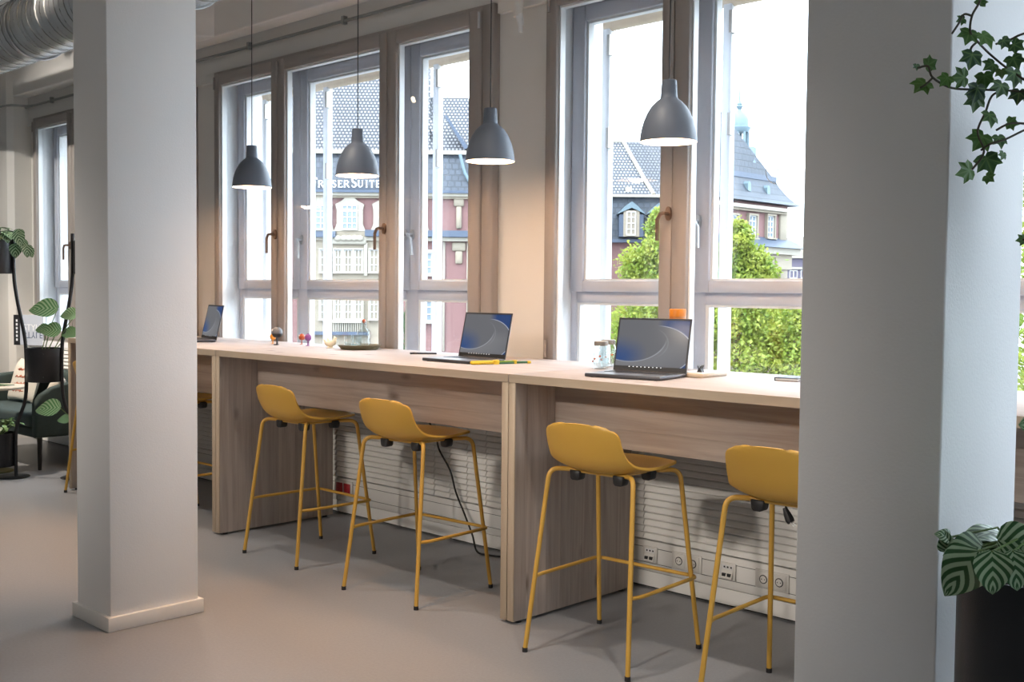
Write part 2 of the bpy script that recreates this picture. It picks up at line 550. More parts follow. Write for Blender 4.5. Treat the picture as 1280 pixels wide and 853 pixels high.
MT['asphalt'] = pm('asphalt', (0.16, 0.16, 0.16), 0.9, nscale=2, namt=0.15)
MT['leafA'] = foliage_mat('linden_leaves', (0.14, 0.22, 0.025), (0.32, 0.345, 0.055))
MT['leafB'] = foliage_mat('shrub_leaves', (0.030, 0.084, 0.030), (0.084, 0.150, 0.048))
MT['bark'] = pm('bark', (0.10, 0.08, 0.06), 0.9, nscale=10, namt=0.3, bump=0.5, bscale=20)
MT['decal'] = pm('window_decal_grey', (0.30, 0.31, 0.32), 0.6)


# ------------------------------------------------------------------ mesh builder
class MB:
    def __init__(s):
        s.v, s.f, s.uv = [], [], None

    def add(s, vs, fs):
        o = len(s.v)
        s.v += [tuple(p) for p in vs]
        s.f += [tuple(i + o for i in f) for f in fs]
        return s

    def box(s, x0, x1, y0, y1, z0, z1):
        x0, x1 = sorted((x0, x1)); y0, y1 = sorted((y0, y1)); z0, z1 = sorted((z0, z1))
        return s.add([(x0, y0, z0), (x1, y0, z0), (x1, y1, z0), (x0, y1, z0), (x0, y0, z1), (x1, y0, z1), (x1, y1, z1), (x0, y1, z1)],
                     [(0, 3, 2, 1), (4, 5, 6, 7), (0, 1, 5, 4), (1, 2, 6, 5), (2, 3, 7, 6), (3, 0, 4, 7)])

    def prism(s, poly, axis, a, b):
        """polygon in the plane across axis, drawn from a to b; poly coords are the other two axes in xyz order"""
        n = len(poly)
        i = 'xyz'.index(axis)

        def P(p, c):
            q = list(p)
            q.insert(i, c)
            return tuple(q)
        vs = [P(p, a) for p in poly] + [P(p, b) for p in poly]
        fs = [tuple(range(n)), tuple(range(2 * n - 1, n - 1, -1))] + [(k, k + n, (k + 1) % n + n, (k + 1) % n) for k in range(n)]
        return s.add(vs, fs)

    def tube(s, pts, r, seg=8, caps=True, closed=False):
        pts = [Vector(p) for p in pts]
        n = len(pts)
        rr = r if isinstance(r, (list, tuple)) else [r] * n
        rings = []
        prev = None
        for k in range(n):
            if closed:
                t = (pts[(k + 1) % n] - pts[k - 1]).normalized()
            elif k == 0:
                t = (pts[1] - pts[0]).normalized()
            elif k == n - 1:
                t = (pts[-1] - pts[-2]).normalized()
            else:
                t = ((pts[k + 1] - pts[k]).normalized() + (pts[k] - pts[k - 1]).normalized()).normalized()
            if prev is None:
                a = Vector((0, 0, 1)) if abs(t.z) < 0.9 else Vector((1, 0, 0))
                nrm = t.cross(a).normalized()
            else:
                nrm = (prev - t * prev.dot(t)).normalized()
            prev = nrm
            bn = t.cross(nrm)
            rings.append([pts[k] + rr[k] * (math.cos(2 * PI * j / seg) * nrm + math.sin(2 * PI * j / seg) * bn) for j in range(seg)])
        vs = [p for ring in rings for p in ring]
        fs = []
        m = n if closed else n - 1
        for k in range(m):
            k2 = (k + 1) % n
            for j in range(seg):
                j2 = (j + 1) % seg
                fs.append((k * seg + j, k * seg + j2, k2 * seg + j2, k2 * seg + j))
        if caps and not closed:
            fs.append(tuple(range(seg - 1, -1, -1)))
            fs.append(tuple((n - 1) * seg + j for j in range(seg)))
        return s.add(vs, fs)

    def lathe(s, prof, seg=24, c=(0, 0, 0), sx=1.0, sy=1.0):
        vs, fs = [], []
        n = len(prof)
        for (r, z) in prof:
            for j in range(seg):
                a = 2 * PI * j / seg
                vs.append((c[0] + sx * r * math.cos(a), c[1] + sy * r * math.sin(a), c[2] + z))
        for k in range(n - 1):
            for j in range(seg):
                j2 = (j + 1) % seg
                fs.append((k * seg + j, k * seg + j2, (k + 1) * seg + j2, (k + 1) * seg + j))
        if prof[0][0] > 1e-6:
            fs.append(tuple(range(seg - 1, -1, -1)))
        if prof[-1][0] > 1e-6:
            fs.append(tuple((n - 1) * seg + j for j in range(seg)))
        return s.add(vs, fs)

    def open_lathe(s, prof, seg=24, c=(0, 0, 0)):
        o = len(s.f)
        s.lathe(prof, seg, c)
        keep = [f for f in s.f[o:] if len(f) == 4 or seg == 4]
        s.f = s.f[:o] + keep
        return s

    def ball(s, c, r, seg=16, rings=10, sx=1, sy=1, sz=1):
        prof = [(max(1e-5, r * math.sin(PI * k / rings)), -r * sz * math.cos(PI * k / rings)) for k in range(rings + 1)]
        return s.lathe(prof, seg, c, sx, sy)

    def grid(s, fn, nu, nv, uv=False):
        vs, fs, uvs = [], [], []
        for j in range(nv + 1):
            for i in range(nu + 1):
                vs.append(tuple(fn(i / nu, j / nv)))
                uvs.append((i / nu, j / nv))
        for j in range(nv):
            for i in range(nu):
                a = j * (nu + 1) + i
                fs.append((a, a + 1, a + nu + 2, a + nu + 1))
        if uv:
            s.uv = (s.uv or []) + uvs
        return s.add(vs, fs)

    def mesh(s, name, smooth=False, angle=35):
        me = bpy.data.meshes.new(name)
        me.from_pydata(s.v, [], s.f)
        me.update()
        if s.uv:
            lay = me.uv_layers.new(name='UVMap')
            for lp in me.loops:
                lay.data[lp.index].uv = s.uv[lp.vertex_index]
        if smooth:
            me.polygons.foreach_set('use_smooth', [True] * len(me.polygons))
            me.set_sharp_from_angle(angle=math.radians(angle))
        return me

    def build(s, name, mat, parent=None, smooth=False, bevel=0.0, seg=2, angle=35, loc=None):
        me = s.mesh(name, smooth or bevel > 0, angle)
        bm = bmesh.new()
        bm.from_mesh(me)
        bmesh.ops.recalc_face_normals(bm, faces=bm.faces)
        if bevel > 0:
            es = [e for e in bm.edges if len(e.link_faces) == 2 and e.calc_face_angle(0) > 0.6]
            bmesh.ops.bevel(bm, geom=es, offset=bevel, segments=seg, profile=0.5, affect='EDGES', clamp_overlap=True)
        bm.to_mesh(me)
        bm.free()
        if smooth or bevel > 0:
            me.polygons.foreach_set('use_smooth', [True] * len(me.polygons))
            me.set_sharp_from_angle(angle=math.radians(angle if not bevel else 50))
        return link(name, me, mat, parent, loc)


def link(name, me, mat, parent=None, loc=None):
    if mat is not None and len(me.materials) == 0:
        me.materials.append(MT[mat] if isinstance(mat, str) else mat)
    o = bpy.data.objects.new(name, me)
    COL.objects.link(o)
    if parent is not None:
        o.parent = parent
    if loc is not None:
        o.location = loc
    return o


def tag(o, label, cat, group=None):
    o['label'] = label
    o['category'] = cat
    if group:
        o['group'] = group
    return o


def struct(o):
    o['kind'] = 'structure'
    return o


def thing(name, label, cat, loc=(0, 0, 0), rz=0.0, group=None):
    o = bpy.data.objects.new(name, None)
    o.empty_display_size = 0.1
    COL.objects.link(o)
    o.location = loc
    o.rotation_euler = (0, 0, rz)
    return tag(o, label, cat, group)


def root(name, loc=(0, 0, 0), rz=0.0):
    o = bpy.data.objects.new(name, None)
    o.empty_display_size = 0.1
    COL.objects.link(o)
    o.location = loc
    o.rotation_euler = (0, 0, rz)
    return struct(o)


def dup(src, loc, rz, label=None):
    r = src.copy()
    COL.objects.link(r)
    r.location = loc
    r.rotation_euler = (0, 0, rz)
    if label:
        r['label'] = label
    for ch in list(src.children):
        c = ch.copy()
        COL.objects.link(c)
        c.parent = r
        for g in list(ch.children):
            d = g.copy()
            COL.objects.link(d)
            d.parent = c
    return r


def text_mesh(txt, size, depth=0.0005, bold=0.0, align='CENTER'):
    cu = bpy.data.curves.new('t', 'FONT')
    cu.body = txt
    cu.size = size
    cu.extrude = depth
    cu.offset = bold
    cu.align_x = align
    cu.align_y = 'CENTER'
    o = bpy.data.objects.new('t', cu)
    COL.objects.link(o)
    dg = bpy.context.evaluated_depsgraph_get()
    me = bpy.data.meshes.new_from_object(o.evaluated_get(dg))
    bpy.data.objects.remove(o)
    me.materials.clear()
    return me

# ================================================================== THE ROOM
XL, XR, YB, YW = -13.5, 2.75, -6.0, 4.35         # room limits; YW = face of the recessed window wall
ZC = 3.80                                        # ceiling
ZS, ZF = 0.94, 3.044                             # window sill / top of the window frames
GROUPS = [-10.523, -7.275, -3.95, -0.64]   # left edges of the window groups
GW = 2.932                                       # width of a window group

struct(MB().box(XL - 0.3, XR + 0.3, YB - 0.3, YW + 0.4, -0.25, 0).build('floor', 'floor'))
struct(MB().box(XL - 0.3, XR + 0.3, YB - 0.3, 4.75, ZC, ZC + 0.3).build('ceiling', 'ceil'))

# window wall: parapet, piers between the windows, lintel
wf = MB()
wf.box(XL, XR, 4.32, 4.78, 0, ZS)                                # parapet under the sills
edges = [XL] + [v for g in GROUPS for v in (g, g + GW)] + [XR]
for k in range(0, len(edges), 2):
    wf.box(edges[k] - 0.0, edges[k + 1] + 0.0, YW, 4.78, ZS, ZF)      # recessed pier
wf.box(XL, XR, 4.325, 4.78, ZF, ZC)                              # lintel
for k in range(0, len(edges), 2):
    wf.box(edges[k] + 0.012, edges[k + 1] - 0.012, 4.318, YW, 2.985, ZF)     # lintel ledge over the pier
struct(wf.build('wall_front', 'wall'))
# concrete beam along the top of the window wall, with splayed ends beside the pier heads
bm_ = MB()
bm_.box(XL, XR, 4.185, 4.33, 3.256, ZC)
for g in (-7.275, -3.95, -0.64):
    a, b = g - 0.60, g + 0.205
    bm_.prism([(a, 4.19), (b, 4.19), (b - 0.11, 4.06), (a + 0.11, 4.06)], 'z', 3.256, ZC)
struct(bm_.build('trim_1', 'ceil', bevel=0.012))
# deep pier at the far end with a rounded head
pr = MB()
pr.prism([(XL, 4.14), (-10.74, 4.14), (-10.69, 4.19), (-10.69, 4.36), (XL, 4.36)], 'z', 0, ZC)
struct(pr.build('trim_2', 'wall'))
# other walls
struct(MB().box(XL - 0.3, XL, YB - 0.3, 4.78, 0, ZC).build('wall_left', 'wall'))
struct(MB().box(XL, XR, YB - 0.3, YB, 0, ZC).build('wall_back', 'wall'))
wr_ = MB()
RW = [(1.95, 3.20)]      # unseen window added in the end wall to light the pillar sides
ex = [YB - 0.3] + [v for a in RW for v in a] + [4.78]
for k in range(0, len(ex), 2):
    wr_.box(XR, XR + 0.3, ex[k], ex[k + 1], 0.85, 3.1)
wr_.box(XR, XR + 0.3, YB - 0.3, 4.78, 0, 0.85)
wr_.box(XR, XR + 0.3, YB - 0.3, 4.78, 3.1, ZC)
struct(wr_.build('wall_right', 'wall'))
for k, (a, b) in enumerate(RW):
    o = root('window_%d' % (k + 5), (XR + 0.12, a, 0.85), PI / 2)
    W, H = b - a, 2.25
    f = MB()
    f.box(0, W, -0.07, 0, 0, 0.08).box(0, W, -0.07, 0, H - 0.08, H).box(0, 0.08, -0.07, 0, 0, H).box(W - 0.08, W, -0.07, 0, 0, H)
    f.box(W / 2 - 0.05, W / 2 + 0.05, -0.07, 0, 0, H)
    f.build('window_frame', 'oframe', o)
    for (p, q) in ((0.08, W / 2 - 0.05), (W / 2 + 0.05, W - 0.08)):
        MB().box(p, q, -0.034, -0.030, 0.08, H - 0.08).build('pane', 'glass', o)

# skirting along the free walls
struct(MB().box(XL, XL + 0.015, YB, 4.1, 0, 0.08).build('baseboard_left', 'skirt'))
struct(MB().box(XR - 0.015, XR, YB, 4.1, 0, 0.08).build('baseboard_right', 'skirt'))
struct(MB().box(XL, XR, YB, YB + 0.015, 0, 0.08).build('baseboard_back', 'skirt'))


def pillar(x0, x1, y0, y1, n):
    struct(MB().box(x0, x1, y0, y1, 0, ZC).build('wall_pillar_%d' % n, 'pillar', bevel=0.004))
    sk = MB().box(x0 - 0.018, x1 + 0.018, y0 - 0.018, y1 + 0.018, 0, 0.062)
    struct(sk.build('baseboard_pillar_%d' % n, 'skirt', bevel=0.003))


pillar(-4.700, -4.385, 2.095, 2.505, 1)
pillar(-1.181, -0.873, 2.095, 2.495, 2)


# ------------------------------------------------------------------ windows
def rect_frame(mb, x0, x1, z0, z1, y0, y1, wl, wr, wb_, wt):
    mb.box(x0, x0 + wl, y0, y1, z0, z1)
    mb.box(x1 - wr, x1, y0, y1, z0, z1)
    mb.box(x0 + wl, x1 - wr, y0, y1, z0, z0 + wb_)
    mb.box(x0 + wl, x1 - wr, y0, y1, z1 - wt, z1)
    return mb


def lever(parent, x, y, z, dirx, mat, flip=1, down=0.115, s=1.0, tilt=0.0):
    """rose plate and bent lever handle on a sash; y is the face it sits on, flip +1 = towards the room"""
    h = MB()
    h.prism([(x + 0.017 * s * math.cos(a), z + 0.034 * s * math.sin(a)) for a in [2 * PI * k / 14 for k in range(14)]], 'y', y - 0.010 * flip, y + 0.002 * flip)
    h.tube([(x, y, z), (x, y - 0.045 * flip, z), (x + dirx * 0.012, y - 0.052 * flip, z - 0.004), (x + dirx * (0.03 + tilt * 0.4), y - 0.052 * flip, z - 0.03), (x + dirx * (0.03 + tilt), y - 0.052 * flip, z - down)],
           0.0095 * s, 8)
    return h.build('handle', mat, parent, smooth=True)


def win_group(n, X):
    o = root('window_%d' % n, (X, 0, 0))
    YF = 4.30
    cuts = [0.022, 0.835, 2.018, 2.842]
    # ---- inner layer
    fr = MB()
    rect_frame(fr, 0, GW, ZS, ZF, YF, 4.37, 0.05, 0.09, 0.05, 0.035)
    fr.build('inner_frame', 'frame', o, bevel=0.003, seg=1)
    for k in range(3):
        a, b = cuts[k] + (0 if k == 0 else 0.002), cuts[k + 1] - 0.002
        z0, z1 = ZS + 0.03, ZF - 0.022
        s = MB()
        rect_frame(s, a, b, z0, z1, YF - 0.012, YF + 0.045, 0.062 if k == 0 else 0.085, 0.095 if k == 2 else 0.07, 0.075, 0.078)
        sash = s.build('inner_sash', 'frame', o, bevel=0.004, seg=1)
        ga, gb = a + (0.062 if k == 0 else 0.085), b - (0.095 if k == 2 else 0.07)
        gz0, gz1 = z0 + 0.075, z1 - 0.078
        bd = MB()
        rect_frame(bd, ga - 0.001, gb + 0.001, gz0 - 0.001, gz1 + 0.001, YF + 0.012, YF + 0.050, 0.010, 0.010, 0.010, 0.012)
        bd.build('glazing_bead', 'rail', sash)
        MB().box(ga + 0.003, gb - 0.003, YF + 0.027, YF + 0.030, gz0 + 0.003, gz1 - 0.003).build('pane', 'glass', sash)
        if k < 2:
            lever(sash, b - 0.012, YF - 0.012, 1.83, -1, 'handle', down=0.13)
        hx = a + 0.010 if k == 0 else (b - 0.008 if k == 2 else a + 0.008)
        for zz in (1.15, 2.96):
            MB().tube([(hx, YF - 0.018, zz - 0.045), (hx, YF - 0.018, zz + 0.045)], 0.008, 8).build('hinge', 'steel' if k == 2 else 'frame', sash, smooth=True)
    # ---- lining between the two layers
    ln = MB()
    ln.box(-0.012, 0.022, 4.372, 4.53, ZS, ZF - 0.02).box(GW - 0.03, GW + 0.012, 4.372, 4.53, ZS, ZF - 0.02)
    ln.box(0.022, GW - 0.03, 4.372, 4.53, ZF - 0.06, ZF - 0.02)
    ln.build('box_lining', 'reveal', o)
    MB().box(-0.01, GW + 0.01, 4.27, 4.60, ZS - 0.035, ZS + 0.012).build('window_sill', 'reveal', o)
    # ---- outer layer
    Y0, Y1 = 4.50, 4.56
    f2 = MB()
    ztop, zt0, zt1 = ZF - 0.06, 1.396, 1.455
    f2.box(0.0, GW, Y0, Y1, ztop - 0.035, ztop)
    f2.box(0.0, GW, Y0, Y1, ZS, ZS + 0.075)
    f2.box(0.0, 0.06, Y0, Y1, ZS + 0.075, ztop - 0.035)
    f2.box(GW - 0.06, GW, Y0, Y1, ZS + 0.075, ztop - 0.035)
    xs = [0.06, 0.835, 2.018, GW - 0.06]
    for c in xs[1:3]:
        f2.box(c - 0.055, c + 0.055, Y0 + 0.004, Y1, ZS + 0.075, ztop - 0.035)
    for k in range(3):
        a = xs[k] + (0.055 if k else 0)
        b = xs[k + 1] - (0.055 if k < 2 else 0)
        f2.box(a, b, Y0, Y1, zt0, zt1)
    f2.build('outer_frame', 'oframe', o, bevel=0.003, seg=1)
    for k in range(3):
        a = xs[k] + (0.002 if k else -0.028)
        b = xs[k + 1] - (0.002 if k < 2 else -0.028)
        z0, z1 = zt1 - 0.002, ztop - 0.012
        s = MB()
        rect_frame(s, a, b, z0, z1, Y0 - 0.022, Y0 + 0.038, 0.085, 0.085, 0.060, 0.080)
        sash = s.build('outer_sash', 'oframe', o, bevel=0.005, seg=1)
        bd = MB()
        rect_frame(bd, a + 0.084, b - 0.084, z0 + 0.059, z1 - 0.079, Y0 - 0.004, Y0 + 0.04, 0.014, 0.014, 0.010, 0.014)
        bd.build('glazing_bead', 'rail', sash)
        MB().box(a + 0.088, b - 0.088, Y0 + 0.016, Y0 + 0.019, z0 + 0.063, z1 - 0.083).build('pane', 'glass', sash)
        if k == 1:
            lever(sash, b - 0.03, Y0 - 0.022, 1.80, -1, 'steel', down=0.13, tilt=0.02)
            lever(sash, a + 0.025, Y0 - 0.022, 1.80, 1, 'steel', down=0.13)
        if k == 2:
            lever(sash, a + 0.03, Y0 - 0.022, 1.80, 1, 'steel', down=0.13, tilt=0.02)
        # fixed light below the transom
        a2 = xs[k] + (0.055 if k else 0)
        b2 = xs[k + 1] - (0.055 if k < 2 else 0)
        lb = MB()
        rect_frame(lb, a2, b2, ZS + 0.075, zt0, Y0 + 0.008, Y0 + 0.05, 0.020, 0.020, 0.016, 0.014)
        bead = lb.build('lower_bead', 'rail', o)
        MB().box(a2 + 0.005, b2 - 0.005, Y0 + 0.028, Y0 + 0.031, ZS + 0.08, zt0 - 0.005).build('pane', 'glass', bead)
    # ---- outside: awning rails with dark brackets, rolled awning, masonry reveal
    for c in (0.115, 0.888, 2.055):
        rl = MB().box(c - 0.026, c + 0.026, 4.655, 4.70, ZS + 0.02, 2.99).build('awning_rail', 'rail', o, bevel=0.004, seg=1)
        for zz in (2.79, 2.29):
            MB().box(c + 0.018, c + 0.036, 4.642, 4.678, zz - 0.055, zz + 0.055).build('rail_bracket', 'lidmet', rl)
    MB().tube([(0.10, 4.68, 2.905), (GW - 0.08, 4.68, 2.905)], 0.036, 12).build('rolled_awning', 'awning', o, smooth=True)
    return o


for i, X in enumerate(GROUPS):
    win_group(i + 1, X)

# light portals: help the renderer find the daylight that enters by the windows
for X in GROUPS:
    L = bpy.data.lights.new('window_portal', 'AREA')
    L.shape = 'RECTANGLE'
    L.size, L.size_y = GW, ZF - ZS
    L.cycles.is_portal = True
    p = bpy.data.objects.new('window_portal', L)
    COL.objects.link(p)
    p.location = (X + GW / 2, 4.80, (ZS + ZF) / 2)
    p.rotation_euler = (math.radians(-90), 0, 0)
for (a, b) in RW:
    L = bpy.data.lights.new('window_portal', 'AREA')
    L.shape = 'RECTANGLE'
    L.size, L.size_y = 2.25, b - a
    L.cycles.is_portal = True
    p = bpy.data.objects.new('window_portal', L)
    COL.objects.link(p)
    p.location = (XR + 0.32, (a + b) / 2, 1.975)
    p.rotation_euler = (0, math.radians(90), 0)

# conduit along the lintel
cd_ = thing('electrical_conduit', 'grey metal cable conduit clipped along the wall above the windows', 'conduit', (-7.5, 4.30, 3.165))
MB().tube([(-3.19, 0, 0), (8.9, 0, 0)], 0.011, 8).build('pipe', 'conduit', cd_, smooth=True)
pz = MB().tube([(-6.0, -0.185, 0), (-3.24, -0.185, 0), (-3.14, -0.15, 0), (-3.10, -0.06, 0), (-3.06, -0.01, 0), (-2.98, 0, 0)], 0.011, 8)
pz.build('pipe_bend', 'conduit', cd_, smooth=True)
for k in range(10):
    MB().box(-2.6 + k * 1.1 - 0.012, -2.6 + k * 1.1 + 0.012, -0.014, 0.018, -0.02, 0.03).build('pipe_clip', 'conduit', cd_)
cs = thing('cable_sleeve', 'white plastic cable sleeve hanging down the pier between the windows', 'cable sleeve', (-4.115, 4.256, 2.83))
MB().tube([(0, 0, 0.09), (0, 0, 0.6)], 0.028, 12).build('sleeve', 'wall', cs, smooth=True)
MB().tube([(0.008, 0, 0.10), (0.02, 0, 0.05), (0.03, -0.01, 0.03), (0.03, -0.01, 0.0)], [0.022, 0.018, 0.012, 0.012], 10).build('cable_end', 'rail', cs, smooth=True)


# ------------------------------------------------------------------ radiator covers under the windows
def radiator(x0, x1, joints, label):
    o = thing('radiator_cover', label, 'radiator cover', (x0, 4.28, 0))
    L = x1 - x0
    MB().box(0, L, 0.0, 0.035, 0.088, 0.236).build('cable_trunking', 'radi', o, bevel=0.003, seg=1)
    MB().box(0, L, 0.006, 0.035, 0.012, 0.084).build('plinth', 'radi', o)
    MB().box(0, L, 0.030, 0.036, 0.0, 0.885).build('back_panel', 'dark', o)
    MB().box(0, L, -0.008, 0.035, 0.882, 0.903).build('top_rail', 'radi', o, bevel=0.003, seg=1)
    for zz in (0.128, 0.203):
        MB().box(0, L, -0.0012, 0.0, zz, zz + 0.0022).build('trunking_groove', 'dark', o)
    js = [0] + [j - x0 for j in joints] + [L]
    nrow = 19
    pitch = (0.880 - 0.246) / nrow
    for a, b in zip(js[:-1], js[1:]):
        me = MB().prism([(0.028, 0.0), (-0.012, 0.0), (-0.012, 0.006), (-0.004, pitch - 0.010), (0.004, pitch - 0.0055), (0.028, pitch - 0.0055)], 'x', a + 0.002, b - 0.002).mesh('slat')
        bmx = bmesh.new(); bmx.from_mesh(me); bmesh.ops.recalc_face_normals(bmx, faces=bmx.faces); bmx.to_mesh(me); bmx.free()
        for k in range(nrow):
            link('slat', me, 'radi', o, (0, 0, 0.248 + k * pitch))
    return o


radiator(-10.6, -7.72, [-9.2], 'white louvred radiator cover behind the green sofa')
radiator(-7.71, -5.74, [-6.7], 'white louvred radiator cover under the desk with the single dark laptop near the lit pillar')
radiator(-5.73, -3.335, [-4.78, -4.645, -4.50, -4.345], 'white louvred radiator cover with close vertical joints and a red socket')
radiator(-3.325, -0.95, [-3.24], 'white louvred radiator cover with white sockets in its trunking')
radiator(-0.94, 2.4, [0.7], 'white louvred radiator cover beyond the end of the desks')


# ------------------------------------------------------------------ sockets
def socket(x, label, kind):
    o = thing('power_socket', label, 'socket', (x, 4.2786, 0.172))
    if kind == 'data':
        MB().box(-0.042, 0.042, -0.008, 0, -0.040, 0.040).build('cover_plate', 'socket', o, bevel=0.002, seg=1)
        MB().prism([(-0.008, 0.006), (-0.022, -0.030), (-0.008, -0.034)], 'x', -0.030, 0.030).build('angled_insert', 'socket', o)
        for s in (-1, 1):
            MB().box(s * 0.014 - 0.009, s * 0.014 + 0.009, -0.021, -0.012, -0.022, -0.008).build('data_port', 'black', o)
        MB().box(-0.028, 0.028, -0.0095, -0.008, 0.010, 0.030).build('label_strip', 'white', o)
        for k in range(3):
            MB().box(-0.02 + k * 0.018, -0.012 + k * 0.018, -0.0102, -0.0095, 0.016, 0.024).build('printed_mark', 'black', o)
    else:
        m = 'red' if kind == 'red' else 'socket'
        if kind != 'red':
            MB().box(-0.085, 0.085, -0.007, 0, -0.042, 0.042).build('cover_plate', 'socket', o, bevel=0.002, seg=1)
        else:
            MB().box(-0.095, 0.095, -0.006, 0, -0.05, 0.05).build('cover_plate', 'socket', o, bevel=0.002, seg=1)
        for s in (-1, 1):
            cx = s * 0.040
            ins = MB().box(cx - 0.034, cx + 0.034, -0.011, -0.006, -0.034, 0.034).build('socket_insert', m, o, bevel=0.002, seg=1)
            ring = MB().prism([(cx + 0.020 * math.cos(a), 0.020 * math.sin(a)) for a in [2 * PI * k / 18 for k in range(18)]], 'y', -0.0125, -0.010)
            ring.build('socket_well', 'black' if kind != 'red' else 'red', ins)
            MB().prism([(cx + 0.016 * math.cos(a), 0.016 * math.sin(a)) for a in [2 * PI * k / 18 for k in range(18)]], 'y', -0.0132, -0.0115).build('socket_face', m, ins)
            for t in (-1, 1):
                MB().box(cx + t * 0.008 - 0.002, cx + t * 0.008 + 0.002, -0.0145, -0.0125, -0.002, 0.002).build('pin_hole', 'black', ins)
    return o


socket(-5.66, 'red double power socket in the trunking beside the desk end panel', 'red')
socket(-3.20, 'white data outlet with two ports next to the desk end panel', 'data')
socket(-2.985, 'white double power socket between the two data outlets', 'power')
socket(-2.755, 'white data outlet with two ports between the two white double sockets', 'data')
socket(-2.525, 'white double power socket under the hanging plug', 'power')

# ------------------------------------------------------------------ ventilation duct
dz, dy, dr = 3.205, 3.10, 0.208
dk = thing('ventilation_duct', 'shiny galvanised spiral ventilation duct hung under the ceiling', 'duct', (-9.5, dy, dz))
seg = 40
d_ = MB()
x0d, x1d = -3.9, 4.3
rings = [x0d + 0.137 * k for k in range(int((x1d - x0d) / 0.137) + 1)]
for a in rings:
    d_.open_lathe([(dr, a + 0.004), (dr, a + 0.133)], seg)
tub = MB()
tub.v = [(z, x, y) for (x, y, z) in d_.v]
tub.f = d_.f
tub.build('duct_shell', 'galv', dk, smooth=True)
ht = MB()
nt_ = len(rings) * 24
ht.tube([(x0d + 0.137 * k / 24, (dr + 0.001) * math.cos(2 * PI * k / 24), (dr + 0.001) * math.sin(2 * PI * k / 24)) for k in range(nt_)], 0.0045, 6)
ht.build('spiral_seam', 'conduit', dk, smooth=True)
for xx in (-3.2, -0.6, 2.0, 4.0):
    hg = MB().tube([(xx, 0, dr + 0.005), (xx, 0, ZC - dz)], 0.006, 6)
    ringp = [(xx, (dr + 0.010) * math.cos(2 * PI * k / 32), (dr + 0.010) * math.sin(2 * PI * k / 32)) for k in range(32)]
    hg.tube(ringp, 0.008, 6, closed=True)
    hg.build('hanger', 'steel', dk, smooth=True)


# ------------------------------------------------------------------ pendant lamps
def make_pendant(label):
    o = thing('pendant_lamp', label, 'lamp', group='blue-grey pendant lamps over the desks')
    prof = [(0.120, 0.0), (0.1185, 0.02), (0.114, 0.05), (0.105, 0.085), (0.091, 0.118), (0.073, 0.148), (0.053, 0.168), (0.040, 0.178), (0.0355, 0.184), (0.0345, 0.20), (0.031, 0.254), (0.028, 0.257), (0.0, 0.257)]
    MB().open_lathe(prof, 40).build('lamp_shade', 'shade', o, smooth=True, angle=40)
    inn = [(r - 0.003 if r > 0.04 else max(r - 0.003, 0), z + (0 if k == 0 else -0.003)) for k, (r, z) in enumerate(prof[:8])] + [(0.0, 0.172)]
    MB().open_lathe([(0.120, 0.0)] + [(0.1172, 0.0005)] + inn[1:], 40).build('shade_lining', 'shade_in', o, smooth=True)
    MB().ball((0, 0, 0.085), 0.030, 16, 10).build('bulb', 'bulb', o, smooth=True)
    MB().tube([(0, 0, 0.11), (0, 0, 0.17)], 0.016, 12).build('lamp_holder', 'white', o, smooth=True)
    MB().tube([(0, 0, 0.255), (0, 0, ZC - 2.08)], 0.0028, 6).build('cord', 'cord', o, smooth=True)
    MB().lathe([(0.05, ZC - 2.08 - 0.03), (0.05, ZC - 2.08)], 20).build('ceiling_rose', 'shade', o, smooth=True)
    return o


def lamp_light(parent, z, watt, col, r=0.034):
    L = bpy.data.lights.new('bulb_light', 'POINT')
    L.energy = watt
    L.color = col
    L.shadow_soft_size = r
    p = bpy.data.objects.new('bulb_light', L)
    COL.objects.link(p)
    p.parent = parent
    p.location = (0, 0, z)
    return p


WARM = (1.0, 0.61, 0.36)
LY = 3.75
lab = ['blue-grey dome pendant lamp above the ball-shaped grey figurine', 'blue-grey dome pendant lamp above the white lettering of the facade and the olive tray',
       'blue-grey dome pendant lamp in front of the pier between the windows', 'blue-grey dome pendant lamp above the laptop beside the glass jars']
p0 = make_pendant(lab[0])
lamps = []
for k, (px, py) in enumerate(((315, 235), (447, 219), (612.5, 203), (835.5, 177))):
    P = on(px, py, 'y', LY)
    o = p0 if k == 0 else dup(p0, (0, 0, 0), 0, lab[k])
    o.location = (P.x, LY, 2.080)
    lamps.append(o)
P = lamps[3].location
more = [(P.x + 1.02, 'blue-grey dome pendant lamp above the desk end behind the near pillar'), (lamps[0].location.x - 1.06, 'blue-grey dome pendant lamp above the far desk behind the lit pillar')]
for x, l in more:
    o = dup(p0, (x, LY, 2.08), 0, l)
    lamps.append(o)
for o in lamps:
    lamp_light(o, 0.045, 14.0, WARM, 0.06)


